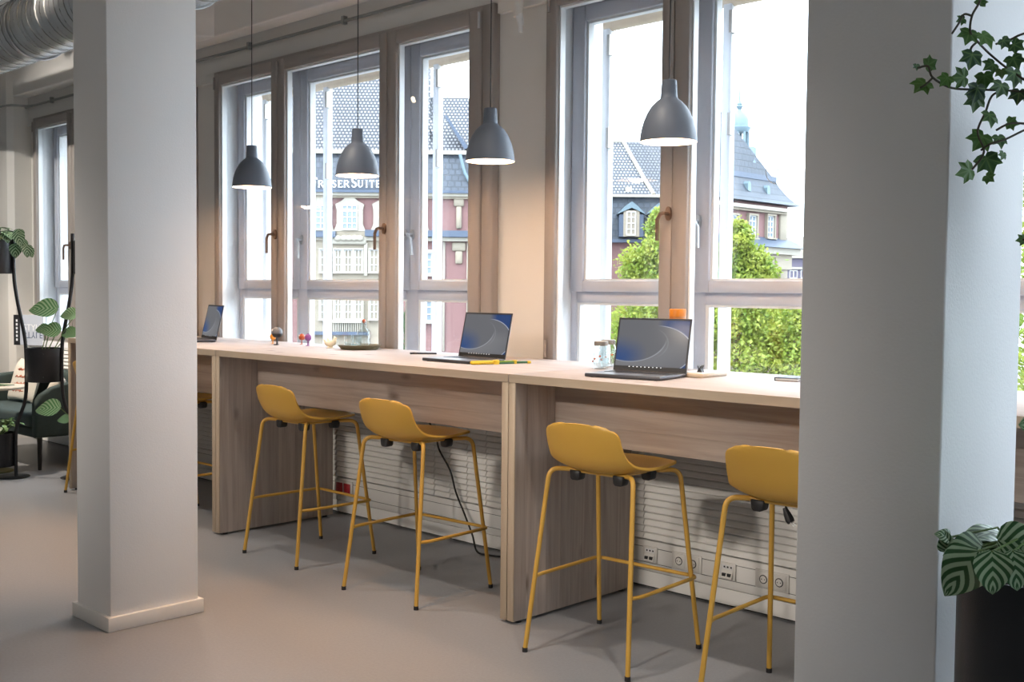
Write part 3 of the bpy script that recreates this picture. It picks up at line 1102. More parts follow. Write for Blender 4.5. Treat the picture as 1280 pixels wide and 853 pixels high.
# ceiling spotlights on the room side (out of view), two throw the warm pools on the floor, the rest are added fill
def spotlight(x, y, tx, ty, label, watt, cone=62, col=(1.0, 0.62, 0.34)):
    o = thing('ceiling_spotlight', label, 'spotlight', (x, y, ZC), group='ceiling spotlights on the room side')
    dirv = Vector((tx - x, ty - y, -(ZC - 0.20))).normalized()
    MB().lathe([(0.05, -0.035), (0.05, 0.0)], 20).build('mount', 'white', o, smooth=True)
    MB().tube([(0, 0, -0.03), (0, 0, -0.17)], 0.010, 8).build('arm', 'white', o, smooth=True)
    c = Vector((0, 0, -0.20))
    MB().tube([c - dirv * 0.06, c - dirv * 0.055, c + dirv * 0.09], [0.02, 0.045, 0.045], 20).build('head', 'white', o, smooth=True)
    MB().tube([c + dirv * 0.0905, c + dirv * 0.093], 0.036, 20).build('lens', 'bulb', o, smooth=True)
    L = bpy.data.lights.new('spot_light', 'SPOT')
    L.energy = watt
    L.color = col
    L.spot_size = math.radians(cone)
    L.spot_blend = 0.9
    L.shadow_soft_size = 0.04
    p = bpy.data.objects.new('spot_light', L)
    COL.objects.link(p)
    p.parent = o
    p.location = c + dirv * 0.12
    p.rotation_euler = (-dirv).to_track_quat('Z', 'Y').to_euler()
    return o


spotlight(-6.15, 2.30, -6.1, 2.30, 'white ceiling spotlight lighting the floor left of the skirted pillar', 200, 44, (1.0, 0.54, 0.26))
spotlight(-3.75, 2.72, -3.80, 2.60, 'white ceiling spotlight lighting the floor right of the skirted pillar', 170, 44, (1.0, 0.54, 0.26))
spotlight(-9.4, 2.6, -9.3, 3.3, 'added white fill spotlight on the ceiling above the green sofa', 380, 110, (1.0, 0.86, 0.72))  # unseen fill, added to brighten the lounge corner
spotlight(-9.3, 0.6, -9.9, 9.0, 'added white fill spotlight aimed at the wall above the green sofa', 420, 56, (1.0, 0.93, 0.84))  # unseen fill, added to lift the left end of the window wall
for k, x in enumerate((-1.7, -2.9, -4.9, -6.9)):  # row of unseen fill lights added for the desk fronts and stools
    spotlight(x, 2.75, x, 3.55, ('added white fill spotlight aimed at the desk end behind the near pillar', 'added white fill spotlight aimed at the desk with the jars', 'added white fill spotlight aimed at the desk with the tray', 'added white fill spotlight aimed at the far desk')[k], 95, 85, (1.0, 0.88, 0.76))
spotlight(-4.4, -1.6, -4.2, 0.5, 'added white fill spotlight over the open floor behind the pillars', 45, 110, (1.0, 0.84, 0.68))  # weak unseen fill added for the room-side faces of the pillars
spotlight(-0.9, -1.4, -1.0, 0.5, 'added white fill spotlight over the open floor near the end wall', 25, 110, (1.0, 0.84, 0.68))  # second weak fill, likewise added out of view

for k, (x, tx) in enumerate(((-3.45, -3.35), (-2.05, -2.1), (-6.0, -5.1))):  # unseen fill added to reach the slats under the desks
    sp_ = spotlight(x, -3.3, tx, 4.9, ('added white fill spotlight at the back of the room aimed at the stools by the cable', 'added white fill spotlight at the back of the room aimed at the stools near the sockets', 'added white fill spotlight at the back of the room aimed past the skirted pillar')[k], 480, 24, (1.0, 0.90, 0.80))
    for c_ in sp_.children:
        if c_.type == 'LIGHT':
            c_.data.shadow_soft_size = 0.2
            c_.data.spot_blend = 1.0

# ================================================================== DESKS
ZT = 1.094


def desk(x0, x1, label):
    L = x1 - x0
    o = thing('high_desk', label, 'desk', (x0, 3.38, 0), group='high desks along the window wall')
    MB().box(0, L, 0.0, 0.905, ZT - 0.037, ZT).build('desk_top', 'wood_top', o, bevel=0.0015, seg=1)
    MB().box(0.0005, L - 0.0005, -0.0012, 0.0, ZT - 0.0365, ZT - 0.001).build('edge_band', 'edge', o)
    T = 0.038
    rnd = random.Random(int(abs(x0) * 100))

    def side(xa, face):
        xin = (xa + 0.002, xa + T - 0.002)
        pn = MB().box(xin[0], xin[1], 0.004, 0.818, 0.014, ZT - 0.037).build('side_panel', 'edge_v', o)
        MB().box(xa, xa + T, 0.0, 0.006, 0.012, ZT - 0.0375).build('front_edge', 'edge_v', pn, bevel=0.001, seg=1)
        for f in (0, 1):
            y = 0.0065
            while y < 0.82 - 0.02:
                wd = rnd.choice((0.075, 0.095, 0.118, 0.13))
                y2 = min(y + wd, 0.82)
                if 0.82 - y2 < 0.04:
                    y2 = 0.82
                xx = (xa, xa + 0.002) if f == 0 else (xa + T - 0.002, xa + T)
                MB().box(xx[0], xx[1], y, y2 - 0.0008, 0.012, ZT - 0.0375).build('board', 'wood_v', pn)
                y = y2
        for yy in (0.05, 0.77):
            MB().lathe([(0.016, 0.0), (0.016, 0.0125)], 12, (xa + T / 2, yy, 0)).build('foot', 'black', o, smooth=True)
    side(0.0, 1)
    side(L - T, 0)
    mp = MB().box(T, L - T, 0.262, 0.280, 0.790, ZT - 0.037).build('modesty_panel', 'edge', o)
    z = 0.787
    for hgt in (0.082, 0.096, 0.092):
        z2 = min(z + hgt, ZT - 0.0375)
        MB().box(T + 0.0005, L - T - 0.0005, 0.2595, 0.262, z, z2 - 0.0008).build('board', 'wood_h', mp)
        z = z2
    # rear trough beam
    MB().box(T, L - T, 0.70, 0.72, 0.98, ZT - 0.037).build('rear_rail', 'wood_h', o)
    return o


desk(-3.303, -0.90, 'pale wood high desk with the laptop beside glass jars and the orange bottle')
desk(-5.711, -3.307, 'pale wood high desk with the olive tray, figurines and a laptop beside a folding rule')
desk(-7.705, -5.715, 'pale wood high desk mostly hidden behind the skirted pillar')


# ------------------------------------------------------------------ bar stools
def smooth_path(pts, r, n=6):
    """round the corners of a polyline"""
    pts = [Vector(p) for p in pts]
    out = [pts[0]]
    for k in range(1, len(pts) - 1):
        a, b, c = pts[k - 1], pts[k], pts[k + 1]
        ra = min(r, (a - b).length * 0.48, (c - b).length * 0.48)
        p = b + (a - b).normalized() * ra
        q = b + (c - b).normalized() * ra
        for i in range(n + 1):
            t = i / n
            out.append(p * (1 - t) ** 2 + b * 2 * t * (1 - t) + q * t * t)
    out.append(pts[-1])
    return out


def interp(tab, t):
    for (a, va), (b, vb) in zip(tab[:-1], tab[1:]):
        if t <= b:
            k = (t - a) / (b - a)
            k = k * k * (3 - 2 * k) * 0.35 + k * 0.65
            return tuple(x + (y - x) * k for x, y in zip(va, vb)) if isinstance(va, tuple) else va + (vb - va) * k
    return tab[-1][1]


def catmull(P, t):
    n = len(P) - 1
    x = min(max(t, 0), 1) * n
    i = min(int(x), n - 1)
    f = x - i
    p0, p1, p2, p3 = P[max(i - 1, 0)], P[i], P[i + 1], P[min(i + 2, n)]
    r = []
    for a, b, c, d in zip(p0, p1, p2, p3):
        r.append(0.5 * ((2 * b) + (-a + c) * f + (2 * a - 5 * b + 4 * c - d) * f * f + (-a + 3 * b - 3 * c + d) * f ** 3))
    return r


# profile rows: y, z, half width, forward wrap of the edges, upward curl of the edges
SHELL = [(-0.250, 0.944, 0.118, 0.012, -0.006), (-0.2495, 0.936, 0.150, 0.018, -0.006), (-0.247, 0.905, 0.173, 0.026, 0.0), (-0.238, 0.858, 0.178, 0.032, 0.004), (-0.220, 0.808, 0.184, 0.036, 0.012),
         (-0.180, 0.766, 0.196, 0.028, 0.024), (-0.120, 0.744, 0.206, 0.012, 0.032), (-0.045, 0.738, 0.210, 0.0, 0.030), (0.035, 0.744, 0.208, 0.0, 0.022),
         (0.105, 0.757, 0.202, 0.0, 0.012), (0.160, 0.768, 0.192, -0.004, 0.003), (0.195, 0.771, 0.168, -0.014, -0.004), (0.212, 0.767, 0.120, -0.012, -0.006)]


def make_stool(label):
    o = thing('bar_stool', label, 'stool', group='mustard yellow bar stools at the high desks')
    nu, nv = 16, 30

    def fn(u, v):
        y, z, hw, fw, up = catmull(SHELL, v)
        q = u * 2 - 1
        # superellipse end rounding at the top edge of the back
        e = abs(q) ** 2.6
        x = hw * q
        if v < 0.16:
            z -= 0.012 * (1 - v / 0.16) ** 1.5 * abs(q) ** 4
        return (x, y + fw * e, z + up * e)
    mb = MB().grid(fn, nu, nv)
    me_o = mb.build('seat_shell', 'yellow', o, smooth=True, angle=80)
    md = me_o.modifiers.new('solid', 'SOLIDIFY')
    md.thickness = 0.011
    md.offset = 0
    md2 = me_o.modifiers.new('bev', 'BEVEL')
    md2.width = 0.004
    md2.segments = 2
    md2.limit_method = 'ANGLE'
    R = 0.0098
    feet = {}
    for sx in (-1, 1):
        for sy in (-1, 1):
            foot = Vector((sx * 0.250, sy * 0.254, 0.008))
            top = Vector((sx * 0.203, sy * 0.165, 0.742))
            inn = Vector((sx * 0.135, sy * 0.110, 0.738))
            pts = smooth_path([foot, top, inn], 0.055, 7)
            MB().tube(pts, R, 12).build('leg', 'yellowm', o, smooth=True, angle=60)
            MB().tube([foot + Vector((0, 0, -0.008)), foot + Vector((0, 0, 0.010))], R + 0.0015, 12).build('foot_cap', 'black', o, smooth=True)
            feet[(sx, sy)] = (foot, top)
            # black mounting block between frame and shell
            bx_ = Vector((sx * 0.105, sy * 0.098 - 0.01, 0.716))
            MB().prism([(-0.026, 0.022), (-0.022, -0.010), (-0.014, -0.018), (0.014, -0.018), (0.022, -0.010), (0.026, 0.022)], 'y', -0.022, 0.022).build('mounting_block', 'black', o, bevel=0.003, seg=1, loc=bx_)
    for sy in (-1, 1):
        MB().tube([(-0.14, sy * 0.112, 0.738), (0.14, sy * 0.112, 0.738)], R, 10).build('seat_bar', 'yellowm', o, smooth=True)
    for sx in (-1, 1):
        MB().tube([(sx * 0.105, -0.112, 0.737), (sx * 0.105, 0.112, 0.737)], R * 0.9, 10).build('seat_bar', 'yellowm', o, smooth=True)
    # footrest hoop on three sides

    def leg_at(sx, sy, z):
        a, b = feet[(sx, sy)]
        t = (z - a.z) / (b.z - a.z)
        return a + (b - a) * t
    zf = 0.300
    a, b, c, d = leg_at(-1, -1, zf), leg_at(-1, 1, zf), leg_at(1, 1, zf), leg_at(1, -1, zf)
    ofs = 0.018
    b2 = b + Vector((-ofs, ofs, 0)); c2 = c + Vector((ofs, ofs, 0))
    a2 = a + Vector((-ofs, 0.05, 0)); d2 = d + Vector((ofs, 0.05, 0))
    pts = smooth_path([a, a2, b2, c2, d2, d], 0.035, 6)
    MB().tube(pts, 0.0078, 10).build('footrest', 'yellowm', o, smooth=True, angle=60)
    return o


SL = [(-4.948, 3.505, math.radians(-0.5), 'mustard yellow bar stool in front of the desk end panel nearest the lit pillar'),
      (-3.994, 3.464, math.radians(3.5), 'mustard yellow bar stool by the black cable under the desk with the tray'),
      (-2.752, 3.431, math.radians(3.6), 'mustard yellow bar stool beside the desk end panel under the laptop with the jars'),
      (-1.905, 3.415, math.radians(2.5), 'mustard yellow bar stool half hidden by the near pillar'),
      (-6.30, 3.485, 0.0, 'mustard yellow bar stool mostly hidden behind the skirted pillar'),
      (-7.37, 3.57, 0.0, 'mustard yellow bar stool at the far end of the desks beside the plant stand')]
st0 = make_stool(SL[0][3])
for k, (x, y, a, l) in enumerate(SL):
    s = st0 if k == 0 else dup(st0, (0, 0, 0), 0, l)
    s.location = (x, y, 0)
    s.rotation_euler = (0, 0, a)

# black power cable and hanging plug
pc = thing('power_cable', 'black power cable running from under the desk down to the floor', 'cable', (-4.76, 4.17, 0))
pts = [(0.0, -0.03, 0.79), (0.03, 0.06, 0.62), (0.055, 0.07, 0.53), (0.15, 0.07, 0.42), (0.20, 0.07, 0.30), (0.27, 0.07, 0.19), (0.38, 0.03, 0.09), (0.47, -0.02, 0.02), (0.53, 0.0, 0.006), (0.62, 0.03, 0.006), (0.75, 0.05, 0.006)]
fine = [catmull(pts, k / 60) for k in range(61)]
MB().tube(fine, 0.0055, 8).build('cable', 'cord', pc, smooth=True)
MB().box(-0.03, 0.03, -0.05, -0.01, 0.78, 0.80).build('cable_clip', 'black', pc)
P = on(984, 640, 'y', 4.02)
hp = thing('hanging_plug', 'black power plug dangling on its cable behind the stool by the near pillar', 'plug', (P.x, 4.02, P.z - 0.02))
MB().tube([(0, 0, 0), (0, 0, 0.02), (-0.01, 0, 0.05), (-0.03, 0.0, 0.15), (-0.035, 0.0, 0.50)], 0.004, 8).build('cable', 'cord', hp, smooth=True)
MB().tube([(-0.012, 0, 0.035), (0.0, 0, 0.01), (0.012, 0, -0.012), (0.02, 0, -0.022)], [0.009, 0.016, 0.019, 0.016], 10).build('plug_body', 'black', hp, smooth=True)
for s in (-1, 1):
    MB().tube([(0.018, s * 0.008, -0.020), (0.036, s * 0.008, -0.034)], 0.0024, 6).build('pin', 'steel', hp, smooth=True)


# ------------------------------------------------------------------ laptops
def make_laptop(label):
    o = thing('laptop', label, 'laptop', group='open laptops on the high desks')
    W, Dp = 0.352, 0.245
    MB().box(-W / 2, W / 2, -Dp, 0.0, 0.002, 0.0155).build('base', 'lapside', o, bevel=0.003)
    MB().box(-W / 2 + 0.002, W / 2 - 0.002, -Dp + 0.002, -0.002, 0.0155, 0.0170).build('palm_rest', 'lap', o)
    for sx in (-1, 1):
        for sy in (-0.225, -0.02):
            MB().lathe([(0.007, 0), (0.007, 0.003)], 10, (sx * 0.15, sy, 0)).build('rubber_foot', 'black', o)
    kb = MB().box(-0.150, 0.150, -0.125, -0.022, 0.0170, 0.0174).build('keyboard_well', 'black', o)
    keys = MB()
    for r in range(6):
        nk = 15
        for c in range(nk):
            x = -0.148 + c * 0.0198
            y = -0.038 - r * 0.0172
            keys.box(x, x + 0.0170, y, y + 0.0145, 0.0174, 0.0186)
    keys.build('keys', 'lapside', kb)['kind'] = 'stuff'
    MB().box(-0.055, 0.055, -0.225, -0.145, 0.0170, 0.0173).build('trackpad', 'steel', o)
    MB().tube([(-0.13, 0.002, 0.014), (0.13, 0.002, 0.014)], 0.006, 10).build('hinge', 'black', o, smooth=True)
    # lid leans back
    tl = math.radians(13)
    H = 0.240

    def L3(x, h, n):          # h up the lid, n towards the user
        return (x, 0.004 + h * math.sin(tl) - n * math.cos(tl), 0.012 + h * math.cos(tl) + n * math.sin(tl))

    def slab(x0, x1, h0, h1, n0, n1):
        m = MB()
        m.add([L3(x, h, n) for n in (n0, n1) for h in (h0, h1) for x in (x0, x1)], [(0, 1, 3, 2), (4, 6, 7, 5), (0, 4, 5, 1), (2, 3, 7, 6), (0, 2, 6, 4), (1, 5, 7, 3)])
        return m
    lid = slab(-W / 2, W / 2, 0.0, H, -0.003, 0.002).build('lid', 'lap', o, bevel=0.0015, seg=1)
    slab(-W / 2 + 0.001, W / 2 - 0.001, 0.002, H - 0.001, 0.002, 0.003).build('bezel', 'black', lid)
    sc = MB()
    sc.grid(lambda u, v: L3(-W / 2 + 0.008 + u * (W - 0.016), 0.024 + v * (H - 0.033), 0.0032), 1, 1, True)
    sc.build('display', 'screen', lid)
    slab(-W / 2 + 0.008, W / 2 - 0.008, 0.020, 0.0255, 0.0032, 0.0036).build('taskbar', 'black', lid)
    ic = MB()
    for k in range(9):
        s_ = slab(-0.10 + k * 0.019, -0.094 + k * 0.019, 0.0213, 0.0243, 0.0036, 0.0038)
        ic.add(s_.v, s_.f)
    ic.build('taskbar_icons', 'icons', lid)
    return o


LP = [(-2.857, 3.785, math.radians(10), 'open laptop with a grey-blue wallpaper beside the two glass jars'),
      (-4.026, 3.912, math.radians(-1.0), 'open laptop beside the yellow and green folding rule'),
      (-6.70, 3.91, math.radians(-14), 'open laptop partly hidden by the skirted pillar')]
l0 = make_laptop(LP[0][3])
for k, (x, y, a, l) in enumerate(LP):
    s = l0 if k == 0 else dup(l0, (0, 0, 0), 0, l)
    s.location = (x, y, ZT)
    s.rotation_euler = (0, 0, a)


# ------------------------------------------------------------------ things on the desks
def jar(x, y, s, a, label):
    o = thing('jar_mug', label, 'jar', (x, y, ZT), a)
    pr = [(0.030, 0.0), (0.034, 0.003), (0.0355, 0.012), (0.0355, 0.075), (0.033, 0.092), (0.029, 0.102), (0.029, 0.112)]
    pi = [(0.0265, 0.112), (0.0265, 0.101), (0.0305, 0.090), (0.033, 0.074), (0.033, 0.014), (0.029, 0.008), (0.0001, 0.007)]
    MB().open_lathe([(r * s, z * s) for r, z in [(0.0001, 0.0)] + pr + pi], 28).build('glass_body', 'jar', o, smooth=True, angle=50)
    for k in range(14):      # embossed ribs in the glass
        an = 2 * PI * k / 14
        MB().tube([(0.0355 * s * math.cos(an), 0.0355 * s * math.sin(an), 0.016 * s), (0.0355 * s * math.cos(an), 0.0355 * s * math.sin(an), 0.07 * s)], 0.0016 * s, 6).build('rib', 'jar', o, smooth=True)
    MB().tube(smooth_path([(0.034 * s, 0, 0.085 * s), (0.068 * s, 0, 0.085 * s), (0.064 * s, 0, 0.03 * s), (0.034 * s, 0, 0.022 * s)], 0.02, 5), 0.0050 * s, 8).build('glass_handle', 'jar', o, smooth=True)
    MB().lathe([(0.0315 * s, 0.104 * s), (0.0325 * s, 0.106 * s), (0.0325 * s, 0.122 * s), (0.030 * s, 0.1245 * s), (0.0001, 0.1245 * s)], 28).build('lid', 'lidmet', o, smooth=True)
    for k in range(3):
        an = math.radians(200 + k * 42)
        MB().box(-0.005, 0.005, -0.0006, 0.0006, 0.0, 0.008).build('printed_mark', 'redink', o, loc=(0.0362 * s * math.cos(an), 0.0362 * s * math.sin(an), (0.03 + 0.012 * k) * s))
    return o


jar(-3.255, 3.945, 1.04, 0.3, 'clear glass jar mug with a metal lid, nearer the desk front')
jar(-3.325, 4.085, 1.04, 0.9, 'clear glass jar mug with a metal lid, nearer the window')

ob = thing('orange_bottle', 'tall orange cylindrical bottle behind the laptop by the jars', 'bottle', (-2.935, 4.10, ZT))
MB().lathe([(0.036, 0), (0.0385, 0.004), (0.0385, 0.245), (0.0001, 0.245)], 32).build('body', 'orange', ob, smooth=True)
MB().lathe([(0.0385, 0.248), (0.0385, 0.280), (0.0365, 0.284), (0.0001, 0.284)], 32).build('cap', 'orange', ob, smooth=True)
MB().lathe([(0.0365, 0.244), (0.0365, 0.249)], 32).build('seam', 'handle', ob, smooth=True)

wt = thing('wooden_notepad_box', 'low pale wooden notepad box with a black clip beside the laptop', 'box', (-2.675, 3.935, ZT), math.radians(4))
MB().box(-0.055, 0.055, -0.105, 0.105, 0, 0.018).build('wooden_base', 'edge', wt, bevel=0.002, seg=1)
MB().box(-0.050, 0.050, -0.098, 0.098, 0.018, 0.022).build('paper_block', 'paper', wt)
MB().prism([(-0.012, 0.0), (0.012, 0.0), (0.004, 0.016), (0.010, 0.030), (-0.002, 0.018), (-0.012, 0.028), (-0.006, 0.014)], 'y', -0.012, 0.012).build('clip', 'black', wt, loc=(0.02, -0.06, 0.022))

nb = thing('black_notebook', 'thin black notebook near the window beside the near pillar', 'notebook', (-2.315, 4.055, ZT), math.radians(8))
MB().box(-0.05, 0.05, -0.075, 0.075, 0.0, 0.003).build('back_cover', 'black', nb)
MB().box(-0.048, 0.048, -0.073, 0.073, 0.003, 0.011).build('page_block', 'paper', nb)
MB().box(-0.05, 0.05, -0.075, 0.075, 0.011, 0.014).build('front_cover', 'black', nb)
MB().box(-0.0515, -0.048, -0.075, 0.075, 0.0, 0.014).build('spine', 'black', nb)

ph = thing('smartphone', 'flat black smartphone lying behind the laptop near the window', 'phone', (-4.66, 4.075, ZT), math.radians(-40))
MB().box(-0.037, 0.037, -0.075, 0.075, 0, 0.008).build('phone_body', 'black', ph, bevel=0.003)
MB().box(-0.034, 0.034, -0.071, 0.071, 0.008, 0.0083).build('phone_screen', 'lapside', ph)
MB().tube([(0.02, -0.055, -0.0), (0.02, -0.055, 0.0095)], 0.007, 10).build('camera_lens', 'black', ph)

# folding rule, yellow and green
fr_ = thing('folding_rule', 'yellow and green folding rule lying beside the laptop', 'ruler', (-3.775, 3.80, ZT), math.radians(72))
MB().tube([(-0.15, 0, 0.010), (-0.03, 0.004, 0.010)], [0.010, 0.010], 10).build('grip', 'toolyel', fr_, smooth=True)
MB().ball((-0.152, 0, 0.010), 0.010, 10, 6).build('grip_end', 'toolyel', fr_, smooth=True)
MB().lathe([(0.018, 0.0), (0.018, 0.018), (0.014, 0.021)], 16, (-0.02, 0.004, 0)).build('joint', 'toolyel', fr_, smooth=True)
MB().box(-0.01, 0.075, -0.010, 0.010, 0.001, 0.008).build('limb', 'toolgrn', fr_, bevel=0.001, seg=1)
MB().box(-0.005, 0.080, -0.006, 0.014, 0.009, 0.016).build('limb', 'toolgrn2', fr_, bevel=0.001, seg=1)
MB().lathe([(0.013, 0.0), (0.013, 0.018)], 14, (0.083, 0.004, 0)).build('joint', 'toolyel', fr_, smooth=True)
MB().box(0.09, 0.150, -0.010, 0.009, 0.002, 0.012).build('limb', 'toolgrn', fr_, bevel=0.001, seg=1)
MB().box(0.148, 0.170, -0.011, 0.011, 0.0, 0.013).build('tip', 'toolyel', fr_, bevel=0.003, seg=1)

# olive tray with glassware
TX, TY = -5.26, 4.09
tr = thing('round_tray', 'shallow olive brown round tray by the window', 'tray', (TX, TY, ZT))
MB().open_lathe([(0.0001, 0.004), (0.105, 0.004), (0.108, 0.0), (0.112, 0.004), (0.130, 0.022), (0.132, 0.028), (0.129, 0.028), (0.112, 0.010), (0.0001, 0.009)], 40).build('tray_dish', 'olive', tr, smooth=True, angle=50)
for k in range(3):
    an = 2 * PI * k / 3 + 0.4
    MB().lathe([(0.010, 0.0), (0.010, 0.006)], 10, (0.10 * math.cos(an), 0.10 * math.sin(an), -0.0)).build('tray_foot', 'olive', tr)
cf = thing('glass_carafe', 'clear glass carafe with a narrow neck standing on the tray', 'carafe', (TX + 0.035, TY + 0.005, ZT + 0.0108))
MB().open_lathe([(0.0001, 0.0), (0.038, 0.0), (0.041, 0.006), (0.041, 0.095), (0.037, 0.108), (0.020, 0.116), (0.018, 0.125), (0.018, 0.165), (0.015, 0.165), (0.015, 0.124), (0.035, 0.105), (0.038, 0.094), (0.038, 0.010), (0.0001, 0.006)], 28).build('carafe_body', 'jar', cf, smooth=True, angle=50)
MB().ball((0, 0, 0.160), 0.012, 12, 8).build('stopper', 'redink', cf, smooth=True)
for k, (dx, dy) in enumerate(((-0.045, -0.045), (-0.075, 0.03), (0.055, -0.065))):
    g = thing('drinking_glass', ('clear drinking glass at the front of the tray', 'clear drinking glass at the end of the tray beside the cream bird', 'clear drinking glass right beside the carafe')[k], 'glass', (TX + dx, TY + dy, ZT + 0.0108), group='drinking glasses on the tray')
    MB().open_lathe([(0.0001, 0.0), (0.026, 0.0), (0.028, 0.004), (0.030, 0.072), (0.0285, 0.072), (0.0265, 0.010), (0.0001, 0.007)], 24).build('glass_wall', 'jar', g, smooth=True, angle=50)
    MB().lathe([(0.0, 0.0068), (0.0262, 0.0102), (0.0262, 0.0125), (0.0, 0.0125)], 20).build('thick_base', 'jar', g, smooth=True)
bd = thing('bird_figurine', 'small cream ceramic bird beside the olive tray', 'figurine', (-5.50, 4.05, ZT), math.radians(35))
bb = MB()
bb.tube([(-0.045, 0, 0.052), (-0.028, 0, 0.030), (0.0, 0, 0.026), (0.022, 0, 0.034), (0.030, 0, 0.050), (0.032, 0, 0.062), (0.045, 0, 0.060)], [0.003, 0.014, 0.024, 0.019, 0.014, 0.013, 0.002], 12)
bb.build('bird_body', 'cream', bd, smooth=True, angle=70)
MB().lathe([(0.022, 0.0), (0.020, 0.004), (0.006, 0.010), (0.005, 0.018)], 16).build('bird_base', 'cream', bd, smooth=True)
MB().tube([(-0.005, 0.02, 0.03), (-0.02, 0.024, 0.045), (-0.03, 0.02, 0.066)], [0.010, 0.009, 0.002], 8).build('wing', 'cream', bd, smooth=True)


def figurine(x, y, r, mat, dark, a, label):
    o = thing('ball_figurine', label, 'figurine', (x, y, ZT), a, group='ball-shaped figurines on the desk')
    h = r * 1.05
    MB().ball((0, 0, h + r * 1.35), r, 20, 12).build('head_ball', mat, o, smooth=True)
    MB().open_lathe([(r * 0.98, h + r * 1.10), (r * 0.92, h + r * 0.85), (r * 0.70, h + r * 0.48), (r * 0.35, h + r * 0.34), (0.0001, h + r * 0.34)], 20).build('body_cup', dark, o, smooth=True)
    for s in (-1, 1):
        MB().tube([(s * r * 0.36, 0, 0.004), (s * r * 0.36, 0, h + r * 0.5)], r * 0.13, 8).build('leg', dark, o, smooth=True)
        MB().ball((s * r * 0.38, -r * 0.18, r * 0.10), r * 0.34, 12, 6, 1, 1.5, 0.3).build('foot', dark, o, smooth=True)
        ey = MB().ball((s * r * 0.34, -r * 0.80, h + r * 1.70), r * 0.24, 12, 8).build('eye', 'white', o, smooth=True)
        MB().ball((s * r * 0.34, -r * 0.98, h + r * 1.72), r * 0.11, 8, 6).build('pupil', 'black', ey, smooth=True)
    for s in (-1, 1):
        MB().ball((s * r * 0.20, 0, h + r * 2.36), r * 0.13, 8, 6).build('tuft', dark, o, smooth=True)
    return o


figurine(-5.965, 3.975, 0.0345, 'fgrey', 'black', math.radians(-40), 'grey ball-shaped figurine on two legs, the largest of four')
figurine(-6.105, 4.035, 0.0200, 'forange', 'forange', math.radians(-40), 'amber ball-shaped figurine peeping out behind the grey one')
figurine(-5.945, 4.150, 0.0205, 'fred', 'fred', math.radians(-30), 'rust red ball-shaped figurine beside the purple one')
figurine(-5.775, 4.080, 0.0225, 'fpurple', 'fpurple', math.radians(-60), 'purple ball-shaped figurine beside the rust red one')


# ================================================================== PLANTS AND PLANT STANDS
def leaf_mesh(name, wid, droop, cup, power=0.8, heart=0.0):
    def fn(u, v):
        q = u * 2 - 1
        w_ = wid * max(0.0, math.sin(PI * (v ** power)) ** 0.75) * (1 + heart * (1 - v) ** 2)
        if v in (0.0, 1.0):
            w_ = 0.02 * wid if v == 1.0 else 0.10 * wid + heart * 0.2 * wid
        y = v - heart * 0.20 * abs(q) * (1 - v) ** 3
        return (w_ * q, y * (1 - 0.12 * droop * v), -droop * v * v + cup * abs(q) ** 1.5 * w_ - 0.03 * math.sin(v * 9) * abs(q) * wid)
    return MB().grid(fn, 8, 10, True).mesh(name, True, 180)


LEAF = {
    'pep': leaf_mesh('peperomia_leaf', 0.40, 0.35, 0.15, 0.72, 0.25),
    'cal': leaf_mesh('calathea_leaf', 0.46, 0.18, 0.10, 0.75, 0.20),
    'small': leaf_mesh('small_leaf', 0.36, 0.2, 0.2),
}


def ivy_leaf():
    tips = [(0.0, 1.0), (0.62, 0.62), (0.78, 0.05), (-0.78, 0.05), (-0.62, 0.62)]
    out = [(0.0, 1.05, 1), (0.24, 0.70, 0), (0.34, 0.62, 0), (0.68, 0.64, 1), (0.58, 0.40, 0), (0.52, 0.27, 0), (0.64, 0.02, 1), (0.36, -0.14, 0), (0.14, -0.16, 0.2), (0.0, -0.02, 1),
           (-0.14, -0.16, 0.2), (-0.36, -0.14, 0), (-0.64, 0.02, 1), (-0.52, 0.27, 0), (-0.58, 0.40, 0), (-0.68, 0.64, 1), (-0.34, 0.62, 0), (-0.24, 0.70, 0)]
    vs = [(0, 0.12, 0.0)]
    ve = [1.0]
    for x, y, c in out:
        vs.append((x, y - 0.0, (-0.10 if c == 1 else 0.06) * math.hypot(x, y)))
        ve.append(c)
    n = len(out)
    fs = [(0, 1 + k, 1 + (k + 1) % n) for k in range(n)]
    me = bpy.data.meshes.new('ivy_leaf')
    me.from_pydata(vs, [], fs)
    a = me.attributes.new('vein', 'FLOAT', 'POINT')
    for i, v in enumerate(ve):
        a.data[i].value = v
    me.polygons.foreach_set('use_smooth', [True] * len(me.polygons))
    return me


LEAF['ivy'] = ivy_leaf()


def put_leaf(parent, kind, mat, base, direction, normal, size, name='leaf'):
    me = LEAF[kind]
    if len(me.materials) == 0:
        me.materials.append(MT[mat])
    o = bpy.data.objects.new(name, me)
    COL.objects.link(o)
    o.parent = parent
    y = Vector(direction).normalized()
    n = Vector(normal)
    z = (n - y * n.dot(y)).normalized()
    x = y.cross(z)
    m = Matrix((( x.x, y.x, z.x), (x.y, y.y, z.y), (x.z, y.z, z.z))).to_4x4()
    o.matrix_local = Matrix.Translation(Vector(base)) @ m @ Matrix.Scale(size, 4)
    return o


def pot_mesh(r, h):
    return MB().open_lathe([(0.0001, 0.0), (r - 0.004, 0.0), (r, 0.004), (r, h), (r - 0.004, h), (r - 0.004, 0.02), (0.0001, 0.02)], 36)


